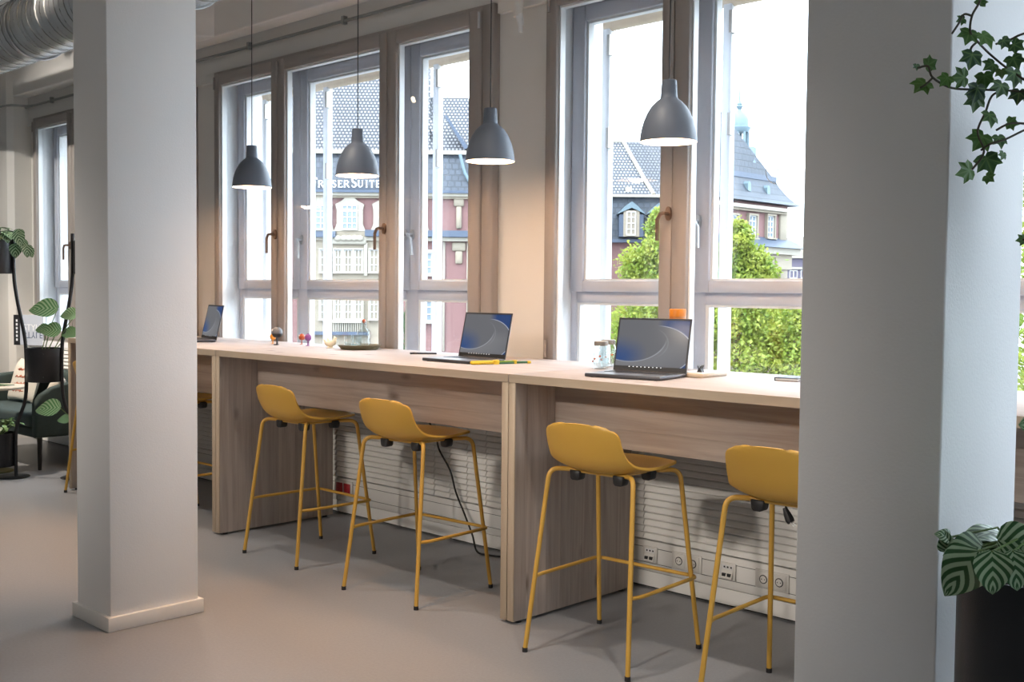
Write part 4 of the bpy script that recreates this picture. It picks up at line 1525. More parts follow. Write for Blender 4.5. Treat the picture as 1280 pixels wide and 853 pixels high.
def plant_stand(loc, rz, label, pots, mats):
    """two bowed steel poles on round plates, cylindrical pots bolted between and beside them"""
    o = thing('plant_stand', label, 'plant stand', loc, rz)
    for s in (-1, 1):
        pts = [(s * 0.222, 0, 0.008), (s * 0.222, 0, 0.30), (s * 0.205, 0, 0.42), (s * 0.150, 0, 0.58), (s * 0.136, 0, 0.72), (s * 0.136, 0, 0.95), (s * 0.150, 0, 1.10), (s * 0.200, 0, 1.36), (s * 0.222, 0, 1.55), (s * 0.225, 0, 1.86)]
        MB().tube([catmull(pts, k / 50) for k in range(51)], 0.0135, 12).build('pole', 'blackmet', o, smooth=True)
        MB().lathe([(0.118, 0.0), (0.120, 0.003), (0.120, 0.007), (0.117, 0.009), (0.0001, 0.009)], 36, (s * 0.245, 0, 0)).build('base_plate', 'blackmet', o, smooth=True)
    for k, (px, pz, h) in enumerate(pots):
        p = pot_mesh(0.130, h)
        po = p.build('pot', mats[k], o, smooth=True, angle=50, loc=(px, 0, pz))
        MB().lathe([(0.125, h - 0.03), (0.0001, h - 0.022)], 24).build('soil', 'soil', po, smooth=True)
        for sgn in (-1, 1):
            for zz in (0.04, h - 0.04):
                an = -PI / 2 + sgn * 0.35
                bolt = MB().ball((0.1305 * math.cos(an), 0.1305 * math.sin(an), zz), 0.005, 8, 6)
                bolt.build('bolt', 'black', po, smooth=True)
    return o


A1, A2 = on(20, 597, 'z', 0), on(93, 597, 'z', 0)
D1 = (A1.dot(DH) + A2.dot(DH)) / 2
ctr = DH * D1 + RH * ((at(56.5, 590, D1)).dot(RH))
S1 = (ctr.x, ctr.y, 0)
plant_stand(S1, YAW, 'black bowed plant stand beside the green sofa with striped plants', [(0, 0.735, 0.255), (-0.367, 1.552, 0.25), (0.367, 1.552, 0.25), (-0.366, 0.085, 0.255), (0.366, 0.085, 0.255)], ['blackmet', 'potgrey', 'blackmet', 'blackmet', 'blackmet'])


def loc1(px, py, dd=0.0):
    """photo pixel -> local coordinates in the frame of plant stand 1"""
    P = at(px, py, D1 + dd) - Vector(S1)
    return Vector((P.dot(RH), P.dot(DH), P.z))


# calathea in the middle pot
c1 = thing('potted_calathea', 'tall calathea with round striped leaves in the middle pot beside the sofa', 'plant', S1, YAW)
for (px, py, size, ang, nz, bx) in ((72, 386, 0.21, 183, 1.1, 0.0), (76, 413, 0.15, 176, 0.9, 0.02), (61, 411, 0.10, 190, 0.8, -0.02), (97, 392, 0.13, 165, 0.9, 0.06), (96, 416, 0.12, 190, 0.8, 0.06)):
    b = loc1(px, py, random.uniform(-0.05, 0.05))
    a = math.radians(ang)
    d = Vector((math.cos(a), -0.25, -abs(math.sin(a)) * 0.6 + 0.10))
    put_leaf(c1, 'cal', 'cal', b, d, (0.1, -1.0, nz), size)
    root_p = Vector((bx, 0.0, 0.95))
    MB().tube([root_p, root_p * 0.4 + b * 0.6 + Vector((0, 0, 0.03)), b], [0.004, 0.003, 0.0025], 6).build('stem', 'stem', c1, smooth=True)
c1b = thing('potted_calathea', 'calathea in a low pot with two striped leaves reaching past the sofa arm', 'plant', (S1[0], S1[1], 0), YAW)
for (px, py, size, ang) in ((75, 510, 0.185, 182), (88, 524, 0.10, 175)):
    b = loc1(px, py, -0.12)
    a = math.radians(ang)
    put_leaf(c1b, 'cal', 'cal', b, (math.cos(a), -0.15, 0.02), (0.05, -0.75, 0.9), size)
    MB().tube([(0.34, -0.02, 0.315), (0.27, -0.09, 0.44), b], [0.004, 0.003, 0.0025], 6).build('stem', 'stem', c1b, smooth=True)
put_leaf(c1b, 'cal', 'cal', (0.40, -0.03, 0.40), (0.5, -0.4, 0.6), (-0.3, -0.6, 0.8), 0.16)
MB().tube([(0.36, 0.0, 0.315), (0.40, -0.03, 0.40)], 0.003, 6).build('stem', 'stem', c1b, smooth=True)


def rosette(name, label, loc, rz, centre, n, size, seed, kind='pep', mat='pep', front=None, rmax=0.11, h=0.05):
    rd = random.Random(seed)
    o = thing(name, label, 'plant', loc, rz)
    for k in range(n):
        a = 2 * PI * k / n + rd.uniform(-0.25, 0.25) if front is None else rd.uniform(*front)
        lay = rd.random()
        rr = rmax * (0.35 + 0.65 * lay)
        b = Vector(centre) + Vector((rr * math.cos(a), rr * math.sin(a), 0.02 + h * (1 - 0.5 * lay) + rd.uniform(-0.01, 0.015)))
        out = Vector((math.cos(a), math.sin(a), 0.35 - 1.0 * lay + rd.uniform(-0.2, 0.2)))
        nrm = Vector((math.cos(a) * 0.6, math.sin(a) * 0.6, 0.9))
        s = size * rd.uniform(0.8, 1.15)
        put_leaf(o, kind, mat, b, out, nrm, s)
        c0 = Vector(centre) + Vector((0.2 * rr * math.cos(a), 0.2 * rr * math.sin(a), -0.025))
        MB().tube([c0, (c0 + b) / 2 + Vector((0, 0, 0.02)), b], 0.0022, 5).build('stem', 'stem', o, smooth=True)
    return o


rosette('potted_peperomia', 'bushy peperomia with striped leaves in the high grey pot', S1, YAW, (-0.367, 0, 1.802), 22, 0.105, 3, rmax=0.13, h=0.06)
pp = bpy.data.objects['potted_peperomia']
rdl = random.Random(11)
for k in range(9):
    b = loc1(22 + rdl.uniform(-4, 12), 288 + rdl.uniform(-3, 22), rdl.uniform(-0.12, 0.05))
    put_leaf(pp, 'pep', 'pep', b, (rdl.uniform(0.1, 0.7), -0.3, -rdl.uniform(0.3, 1.0)), (0.5, -0.8, 0.5), rdl.uniform(0.08, 0.11))
rosette('potted_pothos', 'small-leaved trailing plant in the lowest pot of the stand by the sofa', S1, YAW, (-0.366, 0, 0.342), 60, 0.042, 5, 'small', 'smallleaf', rmax=0.20, h=0.07)

# ---- stand on the right
POTC = at(1299, 700, 1.86)
S2v = POTC + RH * 0.279
S2 = (S2v.x, S2v.y, 0)
plant_stand(S2, YAW, 'black bowed plant stand beside the near pillar', [(-0.279, 0.715, 0.262), (0.0, 0.735, 0.255), (0.0, 1.60, 0.25)], ['blackmet', 'blackmet', 'blackmet'])
pe2 = rosette('potted_peperomia', 'peperomia with pale striped leaves hanging over the black pot by the near pillar', S2, YAW, (-0.279, 0, 0.972), 16, 0.088, 21, rmax=0.105, h=0.04)


def loc2(px, py, dd=0.0):
    P = at(px, py, 1.86 + dd) - Vector(S2)
    return Vector((P.dot(RH), P.dot(DH), P.z))


for (px, py, dx, dz, s, dd) in ((1222, 690, -0.75, -0.75, 0.088, -0.10), (1240, 690, -0.05, -1.0, 0.068, -0.13), (1266, 690, 0.05, -0.9, 0.062, -0.13), (1228, 684, -1.0, -0.05, 0.066, -0.07), (1248, 676, 0.9, 0.05, 0.075, -0.08), (1184, 690, -0.2, 0.9, 0.036, -0.06), (1188, 672, -0.8, 0.3, 0.028, -0.06), (1278, 690, 0.3, -0.8, 0.06, -0.12), (1202, 700, -0.35, -0.95, 0.06, -0.09)):
    b = loc2(px, py, dd)
    put_leaf(pe2, 'pep', 'pep', b, (dx, -0.35, dz), (-0.25, -0.9, 0.45), s)
    MB().tube([(-0.279, -0.03, 0.95), ((b.x - 0.279) / 2, b.y * 0.6, b.z + 0.012), b], 0.002, 5).build('stem', 'stem', pe2, smooth=True)
c2 = thing('potted_calathea', 'calathea with a broad striped leaf behind the near pillar', 'plant', S2, YAW)
for (px, py, dx, dz, s, bx) in ((1350, 535, -1.0, 0.1, 0.105, 0.0), (1348, 545, -0.8, -0.55, 0.11, 0.02), (1370, 480, 0.4, 0.7, 0.16, 0.03)):
    b = loc2(px, py, 0.05)
    put_leaf(c2, 'cal', 'cal', b, (dx, -0.1, dz), (0.0, -1.0, 0.4), s)
    MB().tube([(bx, 0, 0.95), (b.x * 0.7, b.y, b.z - 0.05), b], [0.004, 0.003, 0.0025], 6).build('stem', 'stem', c2, smooth=True)

# ivy trailing out of the top pot
iv = thing('trailing_ivy', 'trailing green ivy hanging beside the near pillar', 'plant', S2, YAW)
VD = -0.10
VINES = [[(1390, 60), (1345, 75), (1300, 105), (1266, 90), (1240, 70), (1222, 52), (1213, 40), (1215, 20), (1224, 3), (1228, -15)],
         [(1390, 62), (1330, 95), (1290, 113), (1255, 113), (1225, 112), (1190, 110), (1166, 97), (1160, 83), (1147, 85)],
         [(1255, 112), (1240, 120), (1232, 140), (1222, 165), (1230, 190), (1215, 212)],
         [(1390, 66), (1330, 140), (1280, 163), (1255, 175), (1238, 180), (1226, 188)],
         [(1330, 140), (1300, 155), (1265, 154), (1245, 163)],
         [(1166, 97), (1158, 105), (1150, 110)], [(1222, 52), (1214, 60), (1213, 72)],
         [(1215, 20), (1205, 18), (1198, 30), (1190, 42)], [(1390, 60), (1330, 30), (1280, 42), (1262, 50), (1245, 55)],
         [(1330, 140), (1320, 230), (1300, 290), (1278, 300)]]
for V in VINES:
    P = [tuple(loc2(x, y, VD + 0.03 * math.sin(0.05 * x + 0.03 * y))) for x, y in V]
    n = 6 * (len(P) - 1)
    MB().tube([catmull(P, k / n) for k in range(n + 1)], 0.0018, 6).build('stem', 'vine', iv, smooth=True)
rdi = random.Random(4)
IV = [(1210, 46, 24, 200), (1233, 50, 29, 150), (1214, 75, 27, 190), (1151, 108, 26, 230), (1164, 79, 20, 60), (1146, 84, 10, 180), (1181, 101, 19, 220), (1199, 97, 25, 265), (1231, 101, 25, 170), (1220, 117, 28, 190),
      (1257, 54, 18, 140), (1272, 58, 20, 120), (1269, 78, 24, 160), (1268, 98, 29, 180), (1250, 112, 24, 200), (1237, 83, 21, 240), (1227, 1, 15, 30), (1201, 25, 13, 250), (1252, 92, 15, 180), (1219, 128, 28, 185),
      (1238, 149, 25, 175), (1224, 177, 31, 215), (1236, 205, 31, 160), (1206, 215, 27, 250), (1250, 177, 21, 170), (1253, 195, 13, 200), (1237, 223, 15, 130), (1273, 121, 22, 190), (1266, 154, 18, 100), (1276, 300, 14, 260), (1295, 90, 26, 180), (1292, 130, 24, 160), (1310, 60, 26, 120), (1330, 120, 26, 200)]
for (px, py, s, ang) in IV:
    sz = s / 1367 * 1.76 * 0.62
    a = math.radians(ang)
    d = Vector((math.sin(a), rdi.uniform(-0.35, 0.1), math.cos(a)))
    c = loc2(px, py, VD + rdi.uniform(-0.03, 0.03))
    nr = Vector((rdi.uniform(-0.5, 0.5), -1.0, rdi.uniform(-0.2, 0.6)))
    put_leaf(iv, 'ivy', 'ivy', c - d.normalized() * sz * 0.55, d, nr, sz * 1.28)

# ================================================================== LOUNGE CORNER
so = thing('green_sofa', 'petrol green two-seat sofa with black legs under the far window', 'sofa', (-9.36, 3.52, 0))
SW = 0.71


def pillow_box(x0, x1, y0, y1, z0, z1, r):
    return MB().box(x0, x1, y0, y1, z0, z1), r


MB().box(-SW + 0.06, SW - 0.06, 0.02, 0.62, 0.255, 0.335).build('seat_base', 'sofa', so, bevel=0.02, seg=3)
MB().box(-SW + 0.075, SW - 0.075, 0.0, 0.54, 0.335, 0.445).build('seat_cushion', 'sofaseat', so, bevel=0.035, seg=4)
MB().box(-SW + 0.02, SW - 0.02, 0.52, 0.67, 0.26, 0.73).build('backrest', 'sofa', so, bevel=0.045, seg=4)
for s in (-1, 1):
    arm = MB().prism([(0.01, 0.26), (0.01, 0.53), (0.06, 0.60), (0.15, 0.655), (0.27, 0.685), (0.45, 0.70), (0.66, 0.715), (0.66, 0.26)], 'x', s * SW, s * (SW - 0.085))
    arm.build('armrest', 'sofa', so, bevel=0.022, seg=3)
for sx in (-1, 1):
    for sy in (0.06, 0.60):
        MB().tube([(sx * 0.665, sy, 0.0), (sx * 0.665, sy, 0.262)], [0.014, 0.020], 12).build('leg', 'black', so, smooth=True)


def cushion(name, label, loc, rx, rz, w_, h_, t_, mat):
    o = thing(name, label, 'cushion', loc, rz)
    n = 14

    def fn(sg):
        def g(u, v):
            a, b = u * 2 - 1, v * 2 - 1
            e = (1 - a ** 4) * (1 - b ** 4)
            pin = 1 - 0.10 * (a * a * b * b) * 0 - 0.06 * (1 - abs(a)) * abs(b) - 0.06 * (1 - abs(b)) * abs(a)
            x, z = a * w_ / 2 * pin, b * h_ / 2 * pin
            y = -sg * t_ / 2 * e ** 0.5
            z2 = z * math.cos(rx) - y * math.sin(rx) * -1
            y2 = y * math.cos(rx) + z * math.sin(rx)
            return (x, y2, z2 + h_ / 2)
        return g
    m = MB().grid(fn(1), n, n)
    m.grid(fn(-1), n, n)
    c = m.build('cushion_cover', mat, o, smooth=True, angle=180)
    return o, fn(1)


cu, cf_ = cushion('throw_cushion', 'cream cushion with red handwriting on the green sofa', (-9.75, 3.90, 0.447), 0.30, math.radians(6), 0.42, 0.38, 0.13, 'cushion')
rdc = random.Random(9)
for r in range(4):              # four lines of red scribbled lettering
    pts = []
    u = 0.30
    while u < 0.78:
        pts.append((u, 0.82 - r * 0.17 + rdc.uniform(-0.035, 0.035)))
        u += 0.02
    P3 = []
    for (a, b) in pts:
        q = cf_(a, b)
        P3.append((q[0], q[1] - 0.004, q[2]))
    MB().tube(P3, 0.0028, 5).build('red_script', 'redink', cu, smooth=True)
cushion('throw_cushion', 'beige plush cushion behind the sofa arm', (-9.00, 3.835, 0.447), 0.25, math.radians(-22), 0.36, 0.26, 0.15, 'cushion2')

TB = on(2, 590, 'z', 0)
sdt = thing('side_table', 'round side table with a pale wooden top in front of the sofa', 'side table', (TB.x - 0.04, TB.y - 0.03, 0))
MB().lathe([(0.236, 0.655), (0.240, 0.659), (0.240, 0.672), (0.236, 0.676), (0.0001, 0.676)], 48).build('table_top', 'tabletop', sdt, smooth=True)
MB().tube([(0, 0, 0.01), (0, 0, 0.656)], 0.016, 14).build('stem', 'oliveb', sdt, smooth=True)
MB().lathe([(0.13, 0.0), (0.13, 0.008), (0.125, 0.012), (0.0001, 0.016)], 40).build('base', 'oliveb', sdt, smooth=True)
tb = thing('green_booklet', 'small green booklet lying on the round side table', 'booklet', (TB.x - 0.02, TB.y + 0.02, 0.676), 0.5)
MB().box(-0.07, 0.07, -0.05, 0.05, 0, 0.006).build('pages', 'paper', tb)
MB().box(-0.072, 0.072, -0.052, 0.052, 0.006, 0.008).build('cover', 'smallleaf', tb)

bk = thing('style_book', 'large pale blue book with mirrored STYLE lettering and black spine on the window sill', 'book', (-10.40, 4.235, 0.905), math.radians(26))
BW, BH = 0.27, 0.285
MB().box(-BW / 2, BW / 2, -0.022, -0.019, 0, BH).build('front_cover', 'bookcov', bk)
MB().box(-BW / 2, BW / 2, 0.019, 0.022, 0, BH).build('back_cover', 'bookcov', bk)
MB().box(-BW / 2 + 0.004, BW / 2 - 0.006, -0.019, 0.019, 0.004, BH - 0.004).build('page_block', 'paper', bk)
MB().box(-BW / 2 - 0.075, -BW / 2, -0.022, 0.022, 0, BH).build('spine', 'bookspine', bk)
bpy.context.view_layer.update()
t1 = link('title', text_mesh('STYLE', 0.085), 'booktext', bk)
t1.rotation_euler = (PI / 2, 0, 0)
t1.location = (0.015, -0.0225, 0.165)
t2 = link('mirrored_title', text_mesh('STYLE', 0.085), 'booktext2', bk)
t2.rotation_euler = (PI / 2, 0, 0)
t2.scale = (1, -1, 1)
t2.location = (0.015, -0.0225, 0.100)
for k in range(6):
    MB().box(-BW / 2 - 0.048, -BW / 2 - 0.028, -0.0226, -0.022, 0.04 + k * 0.036, 0.062 + k * 0.036).build('spine_mark', 'booktext', bk)

# ================================================================== OUTSIDE
ZG = -8.5                                    # street level
gr = MB().box(-160, 120, -120, 190, ZG - 0.3, ZG).build('street', 'asphalt')
struct(gr)
# outer masonry of our own building under the windows
struct(MB().box(XL - 0.3, XR + 0.3, 4.60, 4.79, ZG, 0.0).build('wall_outside', 'wall'))


class Plane:
    """a facade frame: local x runs along the facade, local -y looks out of it, z up"""

    def __init__(s, O, wdir):
        s.O = Vector((O.x, O.y, 0))
        s.w = wdir.normalized()
        s.n = Vector((-s.w.y, s.w.x, 0))          # local +y
        s.rz = math.atan2(s.w.y, s.w.x)

    def L(s, px, py, y=0.0):
        """photo pixel -> local (x, z) on the plane local y = y"""
        v = ray(px, py)
        O = s.O + s.n * y
        t = (O - CP).dot(s.n) / v.dot(s.n)
        P = CP + v * t - s.O
        return P.dot(s.w), P.z

    def box(s, mb, px0, px1, py0, py1, y0, y1):
        ya = min(y0, y1)
        a = s.L(px0, (py0 + py1) / 2, ya)[0]
        b = s.L(px1, (py0 + py1) / 2, ya)[0]
        pm_ = (px0 + px1) / 2
        z1 = s.L(pm_, py0, ya)[1]
        z0 = s.L(pm_, py1, ya)[1]
        return mb.box(a, b, y0, y1, z0, z1)


def far_window(pl, parent, px0, px1, py0, py1, y=0.0, nx=2, nz=3, arch=False, surround='stone2', sw=0.22, side=True):
    """window of a far building: stone surround, white frame with bars, recessed panes"""
    a, z1 = pl.L((px0), py0, y)
    b, z0 = pl.L((px1), py1, y)
    a = pl.L(px0, (py0 + py1) / 2, y)[0]
    b = pl.L(px1, (py0 + py1) / 2, y)[0]
    f = MB()
    if surround:
        q = MB()
        q.box(a - sw, a, y - 0.10, y + 0.25, z0, z1)
        q.box(b, b + sw, y - 0.10, y + 0.25, z0, z1)
        q.box(a - sw, b + sw, y - 0.12, y + 0.25, z1, z1 + sw)
        q.box(a - sw * 1.2, b + sw * 1.2, y - 0.22, y + 0.25, z0 - sw * 0.7, z0)
        win = q.build('window', surround, parent)
    else:
        win = MB().box(a - 0.02, b + 0.02, y - 0.01, y + 0.02, z0 - 0.06, z0).build('window', 'stone2', parent)
    t = 0.07
    f.box(a, a + t, y + 0.02, y + 0.1, z0, z1).box(b - t, b, y + 0.02, y + 0.1, z0, z1)
    f.box(a, b, y + 0.02, y + 0.1, z0, z0 + t).box(a, b, y + 0.02, y + 0.1, z1 - t, z1)
    for k in range(1, nx):
        x = a + (b - a) * k / nx
        f.box(x - 0.035, x + 0.035, y + 0.02, y + 0.09, z0, z1)
    for k in range(1, nz):
        z = z0 + (z1 - z0) * k / nz
        f.box(a, b, y + 0.03, y + 0.09, z - 0.03, z + 0.03)
    f.build('window_bars', 'wwhite', win)
    for k in range(nx):
        MB().box(a + (b - a) * k / nx, a + (b - a) * (k + 1) / nx, y + 0.10, y + 0.13, z0, z1).build('pane', 'wpane', win)
    return win


# ------------------------------------------------------------------ hotel across the street, main wing
DB = 80.0
PA = Plane(DH * DB, RH)
ha = thing('hotel_building', 'large red brick hotel with slate mansard, tiled roof and white sign letters', 'building', (DH.x * DB, DH.y * DB, 0), YAW)
x0a, x1a = PA.L(150, 240)[0], PA.L(632, 240)[0]
z_e = PA.L(480, 240)[1]
z_b = PA.L(480, 190)[1]
MB().box(x0a, x1a, 0.0, 11.0, ZG, z_e).build('brick_wall', 'brick', ha)
# mansard
ms = MB()
ms.add([(x0a - 0.4, -0.45, z_e), (x1a + 0.4, -0.45, z_e), (x1a, 0.9, z_b), (x0a, 0.9, z_b), (x0a - 0.4, 11, z_e), (x1a + 0.4, 11, z_e), (x1a, 10, z_b), (x0a, 10, z_b)],
       [(0, 1, 2, 3), (1, 5, 6, 2), (4, 0, 3, 7), (5, 4, 7, 6), (0, 4, 5, 1), (3, 2, 6, 7)])
ms.build('slate_mansard', 'slate', ha)
PA.box(MB(), 150, 634, 186.5, 191.5, 0.55, 0.95).build('mansard_lip', 'stone2', ha)


def gable(name, mat, pl, parent, px0, px1, py_r, zb, y0, yr, y1, hipr=0.0, hipl=0.0):
    a, b = pl.L(px0, py_r, yr)[0], pl.L(px1, py_r, yr)[0]
    a0, b0 = pl.L(px0, py_r, y0)[0], pl.L(px1, py_r, y0)[0]
    zr = pl.L((px0 + px1) / 2, py_r, yr)[1]
    m = MB()
    m.add([(a0, y0, zb), (b0 + hipr * 0, y0, zb), (b - hipr, yr, zr), (a + hipl, yr, zr), (a0, y1, zb), (b0, y1, zb)],
          [(0, 1, 2, 3), (5, 4, 3, 2), (4, 0, 3), (1, 5, 2), (0, 4, 5, 1)])
    return m.build(name, mat, parent)


gable('tiled_roof', 'tile', PA, ha, 150, 538, 70, z_b, 0.9, 6.0, 10.0)
gable('tiled_roof', 'tile', PA, ha, 505, 640, 122, z_b, 0.85, 5.0, 9.0, hipr=3.4)
# small front gable with a dark diagonal band in front of the lower roof
gx0, gz0 = PA.L(551, 188, 0.8)
gx1, gz1 = PA.L(588, 188, 0.8)
gxm, gzm = PA.L(556, 150, 2.6)
MB().add([(gx0, 0.7, z_b), (gx1, 0.7, z_b), (gxm, 2.4, gzm), (gxm - 1.4, 2.6, gzm)], [(0, 1, 2, 3)]).build('tiled_roof', 'tile', ha)
vv = [PA.L(x, y, 1.2) for x, y in ((556, 146), (559, 146), (586, 186), (581, 188))]
MB().prism([(p[0], p[1]) for p in vv], 'y', 0.6, 1.25).build('dark_diagonal_band', 'slatelip', ha)
cvp = [PA.L(x, y, -0.2) for x, y in ((575, 193), (578, 205), (581, 216), (587, 228), (592, 233))]
MB().tube([(p[0], -0.25, p[1]) for p in cvp], 0.12, 8).build('volute_rib', 'copper', ha, smooth=True)
# gutter, cornices and stone courses
PA.box(MB(), 150, 634, 236.5, 240, -0.7, 0.2).build('gutter', 'slatelip', ha)
PA.box(MB(), 150, 632, 240, 244, -0.5, 0.2).build('cornice', 'stone2', ha)
PA.box(MB(), 150, 632, 244, 247, -0.3, 0.2).build('cornice', 'stone', ha)
PA.box(MB(), 378, 419, 289, 296.5, -0.8, 0.1).build('slate_lip', 'slatelip', ha)
PA.box(MB(), 456, 600, 288, 296, -0.8, 0.1).build('slate_lip', 'slatelip', ha)
PA.box(MB(), 378, 600, 296.5, 301, -0.5, 0.1).build('cornice', 'stone2', ha)
PA.box(MB(), 378, 482, 289, 440, -0.25, 0.05).build('stone_bay', 'stone', ha)
PA.box(MB(), 414, 458, 296, 306, -0.55, 0.1).build('carved_panel', 'stone2', ha, bevel=0.15, seg=2)
for px in (422, 430, 436, 443, 450):
    MB().ball((PA.L(px, 298, -0.6)[0], -0.58, PA.L(px, 298, -0.6)[1]), 0.28, 10, 6, 1, 0.6, 0.8).build('carved_ornament', 'stone2', ha, smooth=True)
# arched dormer surrounds and windows of the brick storey
for pc_ in (397.5, 437, 483, 517):
    sr = MB()
    c = PA.L(pc_, 268, -0.3)[0]
    zt_, zb_ = PA.L(pc_, 246, -0.3)[1], PA.L(pc_, 289, -0.3)[1]
    w2 = 0.95
    poly = [(c - w2 * 1.22, zb_), (c - w2, zb_ + 0.5), (c - w2, zt_ - 0.95), (c - w2 * 1.1, zt_ - 0.55), (c - w2 * 0.55, zt_ - 0.25), (c - 0.25, zt_ + 0.02), (c + 0.25, zt_ + 0.02), (c + w2 * 0.55, zt_ - 0.25), (c + w2 * 1.1, zt_ - 0.55), (c + w2, zt_ - 0.95), (c + w2, zb_ + 0.5), (c + w2 * 1.22, zb_)]
    sr.prism(poly, 'y', -0.28, 0.06)
    sr.build('stone_surround', 'stone2', ha)
    far_window(PA, ha, pc_ - 9.5, pc_ + 9.5, 256, 287, -0.42, 3, 4, surround=None)
# middle and lower storey
for row, (ya, yb) in enumerate(((312, 341), (371, 400))):
    for (a, b) in ((400, 409), (418, 427), (430.5, 440), (443.5, 453), (462, 473)):
        far_window(PA, ha, a, b, ya, yb, -0.34, 2, 3, surround='stone2', sw=0.10)
    for (a, b) in ((526, 540), (595, 610)):
        far_window(PA, ha, a, b, ya + 4, yb + 2, -0.20, 2, 3, surround='stone2', sw=0.22)
for px in (457, 477, 413):
    PA.box(MB(), px - 2.2, px + 2.2, 304, 345, -0.45, -0.1).build('pilaster', 'stone2', ha)
PA.box(MB(), 414, 456, 401, 404, -0.75, 0.0).build('balustrade_rail', 'stone2', ha)
PA.box(MB(), 384, 460, 415, 419, -0.85, 0.0).build('slate_lip', 'slatelip', ha)
for k in range(14):
    px = 416.5 + k * 2.7
    PA.box(MB(), px, px + 1.4, 404, 415, -0.62, -0.4).build('baluster', 'stone2', ha)
# ornaments and pilaster strips on the brick part
for (a, b, c, d) in ((567, 580, 247, 258), (570, 577, 258, 286), (565, 582, 303, 314), (569, 578, 314, 330), (553, 556, 302, 440), (583, 586, 302, 440)):
    PA.box(MB(), a, b, c, d, -0.22, 0.05).build('stone_ornament', 'stone' if b - a > 5 else 'stone2', ha, bevel=0.08, seg=1)

# sign letters: serif capitals made of strokes
SER = {
    'F': [((0.10, 0), (0.10, 1), 0.16), ((0.10, 0.95), (0.62, 0.95), 0.09), ((0.10, 0.52), (0.50, 0.52), 0.09), ((-0.03, 0.03), (0.25, 0.03), 0.06), ((-0.03, 0.97), (0.2, 0.97), 0.06), ((0.60, 0.80), (0.60, 0.98), 0.06)],
    'R': [((0.10, 0), (0.10, 1), 0.16), ((0.10, 0.95), (0.40, 0.95), 0.08), ((0.40, 0.95), (0.58, 0.84), 0.13), ((0.58, 0.86), (0.58, 0.66), 0.15), ((0.58, 0.68), (0.40, 0.50), 0.12), ((0.42, 0.50), (0.10, 0.50), 0.08), ((0.34, 0.50), (0.70, 0.02), 0.15), ((-0.03, 0.03), (0.25, 0.03), 0.06), ((0.60, 0.03), (0.80, 0.03), 0.06)],
    'A': [((0.02, 0), (0.38, 1), 0.07), ((0.38, 1), (0.72, 0), 0.16), ((0.16, 0.36), (0.58, 0.36), 0.07), ((-0.08, 0.03), (0.14, 0.03), 0.06), ((0.58, 0.03), (0.84, 0.03), 0.06)],
    'S': [((0.50, 0.82), (0.40, 0.95), 0.09), ((0.42, 0.96), (0.22, 0.96), 0.09), ((0.24, 0.96), (0.08, 0.82), 0.13), ((0.08, 0.84), (0.12, 0.62), 0.15), ((0.10, 0.64), (0.46, 0.38), 0.17), ((0.46, 0.40), (0.50, 0.18), 0.15), ((0.50, 0.20), (0.34, 0.04), 0.13), ((0.36, 0.04), (0.14, 0.04), 0.09), ((0.16, 0.04), (0.04, 0.20), 0.08)],
    'E': [((0.10, 0), (0.10, 1), 0.16), ((0.10, 0.95), (0.58, 0.95), 0.09), ((0.10, 0.52), (0.48, 0.52), 0.09), ((0.10, 0.05), (0.62, 0.05), 0.09), ((-0.03, 0.03), (0.2, 0.03), 0.06), ((-0.03, 0.97), (0.2, 0.97), 0.06), ((0.61, 0.0), (0.61, 0.2), 0.06), ((0.57, 0.8), (0.57, 0.98), 0.06)],
    'U': [((0.10, 1), (0.10, 0.26), 0.16), ((0.10, 0.30), (0.22, 0.08), 0.14), ((0.20, 0.08), (0.46, 0.06), 0.11), ((0.44, 0.06), (0.62, 0.26), 0.10), ((0.62, 0.22), (0.62, 1), 0.08), ((-0.03, 0.97), (0.24, 0.97), 0.06), ((0.50, 0.97), (0.74, 0.97), 0.06)],
    'I': [((0.12, 0), (0.12, 1), 0.16), ((-0.02, 0.03), (0.26, 0.03), 0.06), ((-0.02, 0.97), (0.26, 0.97), 0.06)],
    'T': [((0.34, 0), (0.34, 1), 0.16), ((0.02, 0.95), (0.66, 0.95), 0.09), ((0.20, 0.03), (0.48, 0.03), 0.06), ((0.03, 0.78), (0.03, 0.97), 0.06), ((0.65, 0.78), (0.65, 0.97), 0.06)],
}


def letter(ch, xl, zl, h, y, parent):
    m = MB()
    for (a, b, t) in SER[ch]:
        ax, az, bx, bz = xl + a[0] * h, zl + a[1] * h, xl + b[0] * h, zl + b[1] * h
        dx, dz = bx - ax, bz - az
        l = math.hypot(dx, dz)
        nx, nz = -dz / l * t * h / 2, dx / l * t * h / 2
        m.prism([(ax + nx, az + nz), (bx + nx, bz + nz), (bx - nx, bz - nz), (ax - nx, az - nz)], 'y', y - 0.05, y + 0.05)
    return m.build('letter_' + ch.lower(), 'sign', parent)


yb_ = 234.3
hs_ = PA.L(440, yb_ - 9.0, -0.5)[1] - PA.L(440, yb_, -0.5)[1]
hb_ = hs_ * 1.36
for ch, px, big in (('F', 388.3, 1), ('R', 397.4, 0), ('A', 406.3, 0), ('S', 414.8, 0), ('E', 422.0, 0), ('R', 429.4, 0), ('S', 438.7, 1), ('U', 446.8, 0), ('I', 456.6, 0), ('T', 461.3, 0), ('E', 469.6, 0), ('S', 477.5, 0)):
    x, z = PA.L(px, yb_, -0.62)
    letter(ch, x + 0.03, z, hb_ if big else hs_, -0.62, ha)
PA.box(MB(), 386, 484, 235.2, 235.8, -0.66, -0.58).build('sign_rail', 'slatelip', ha)

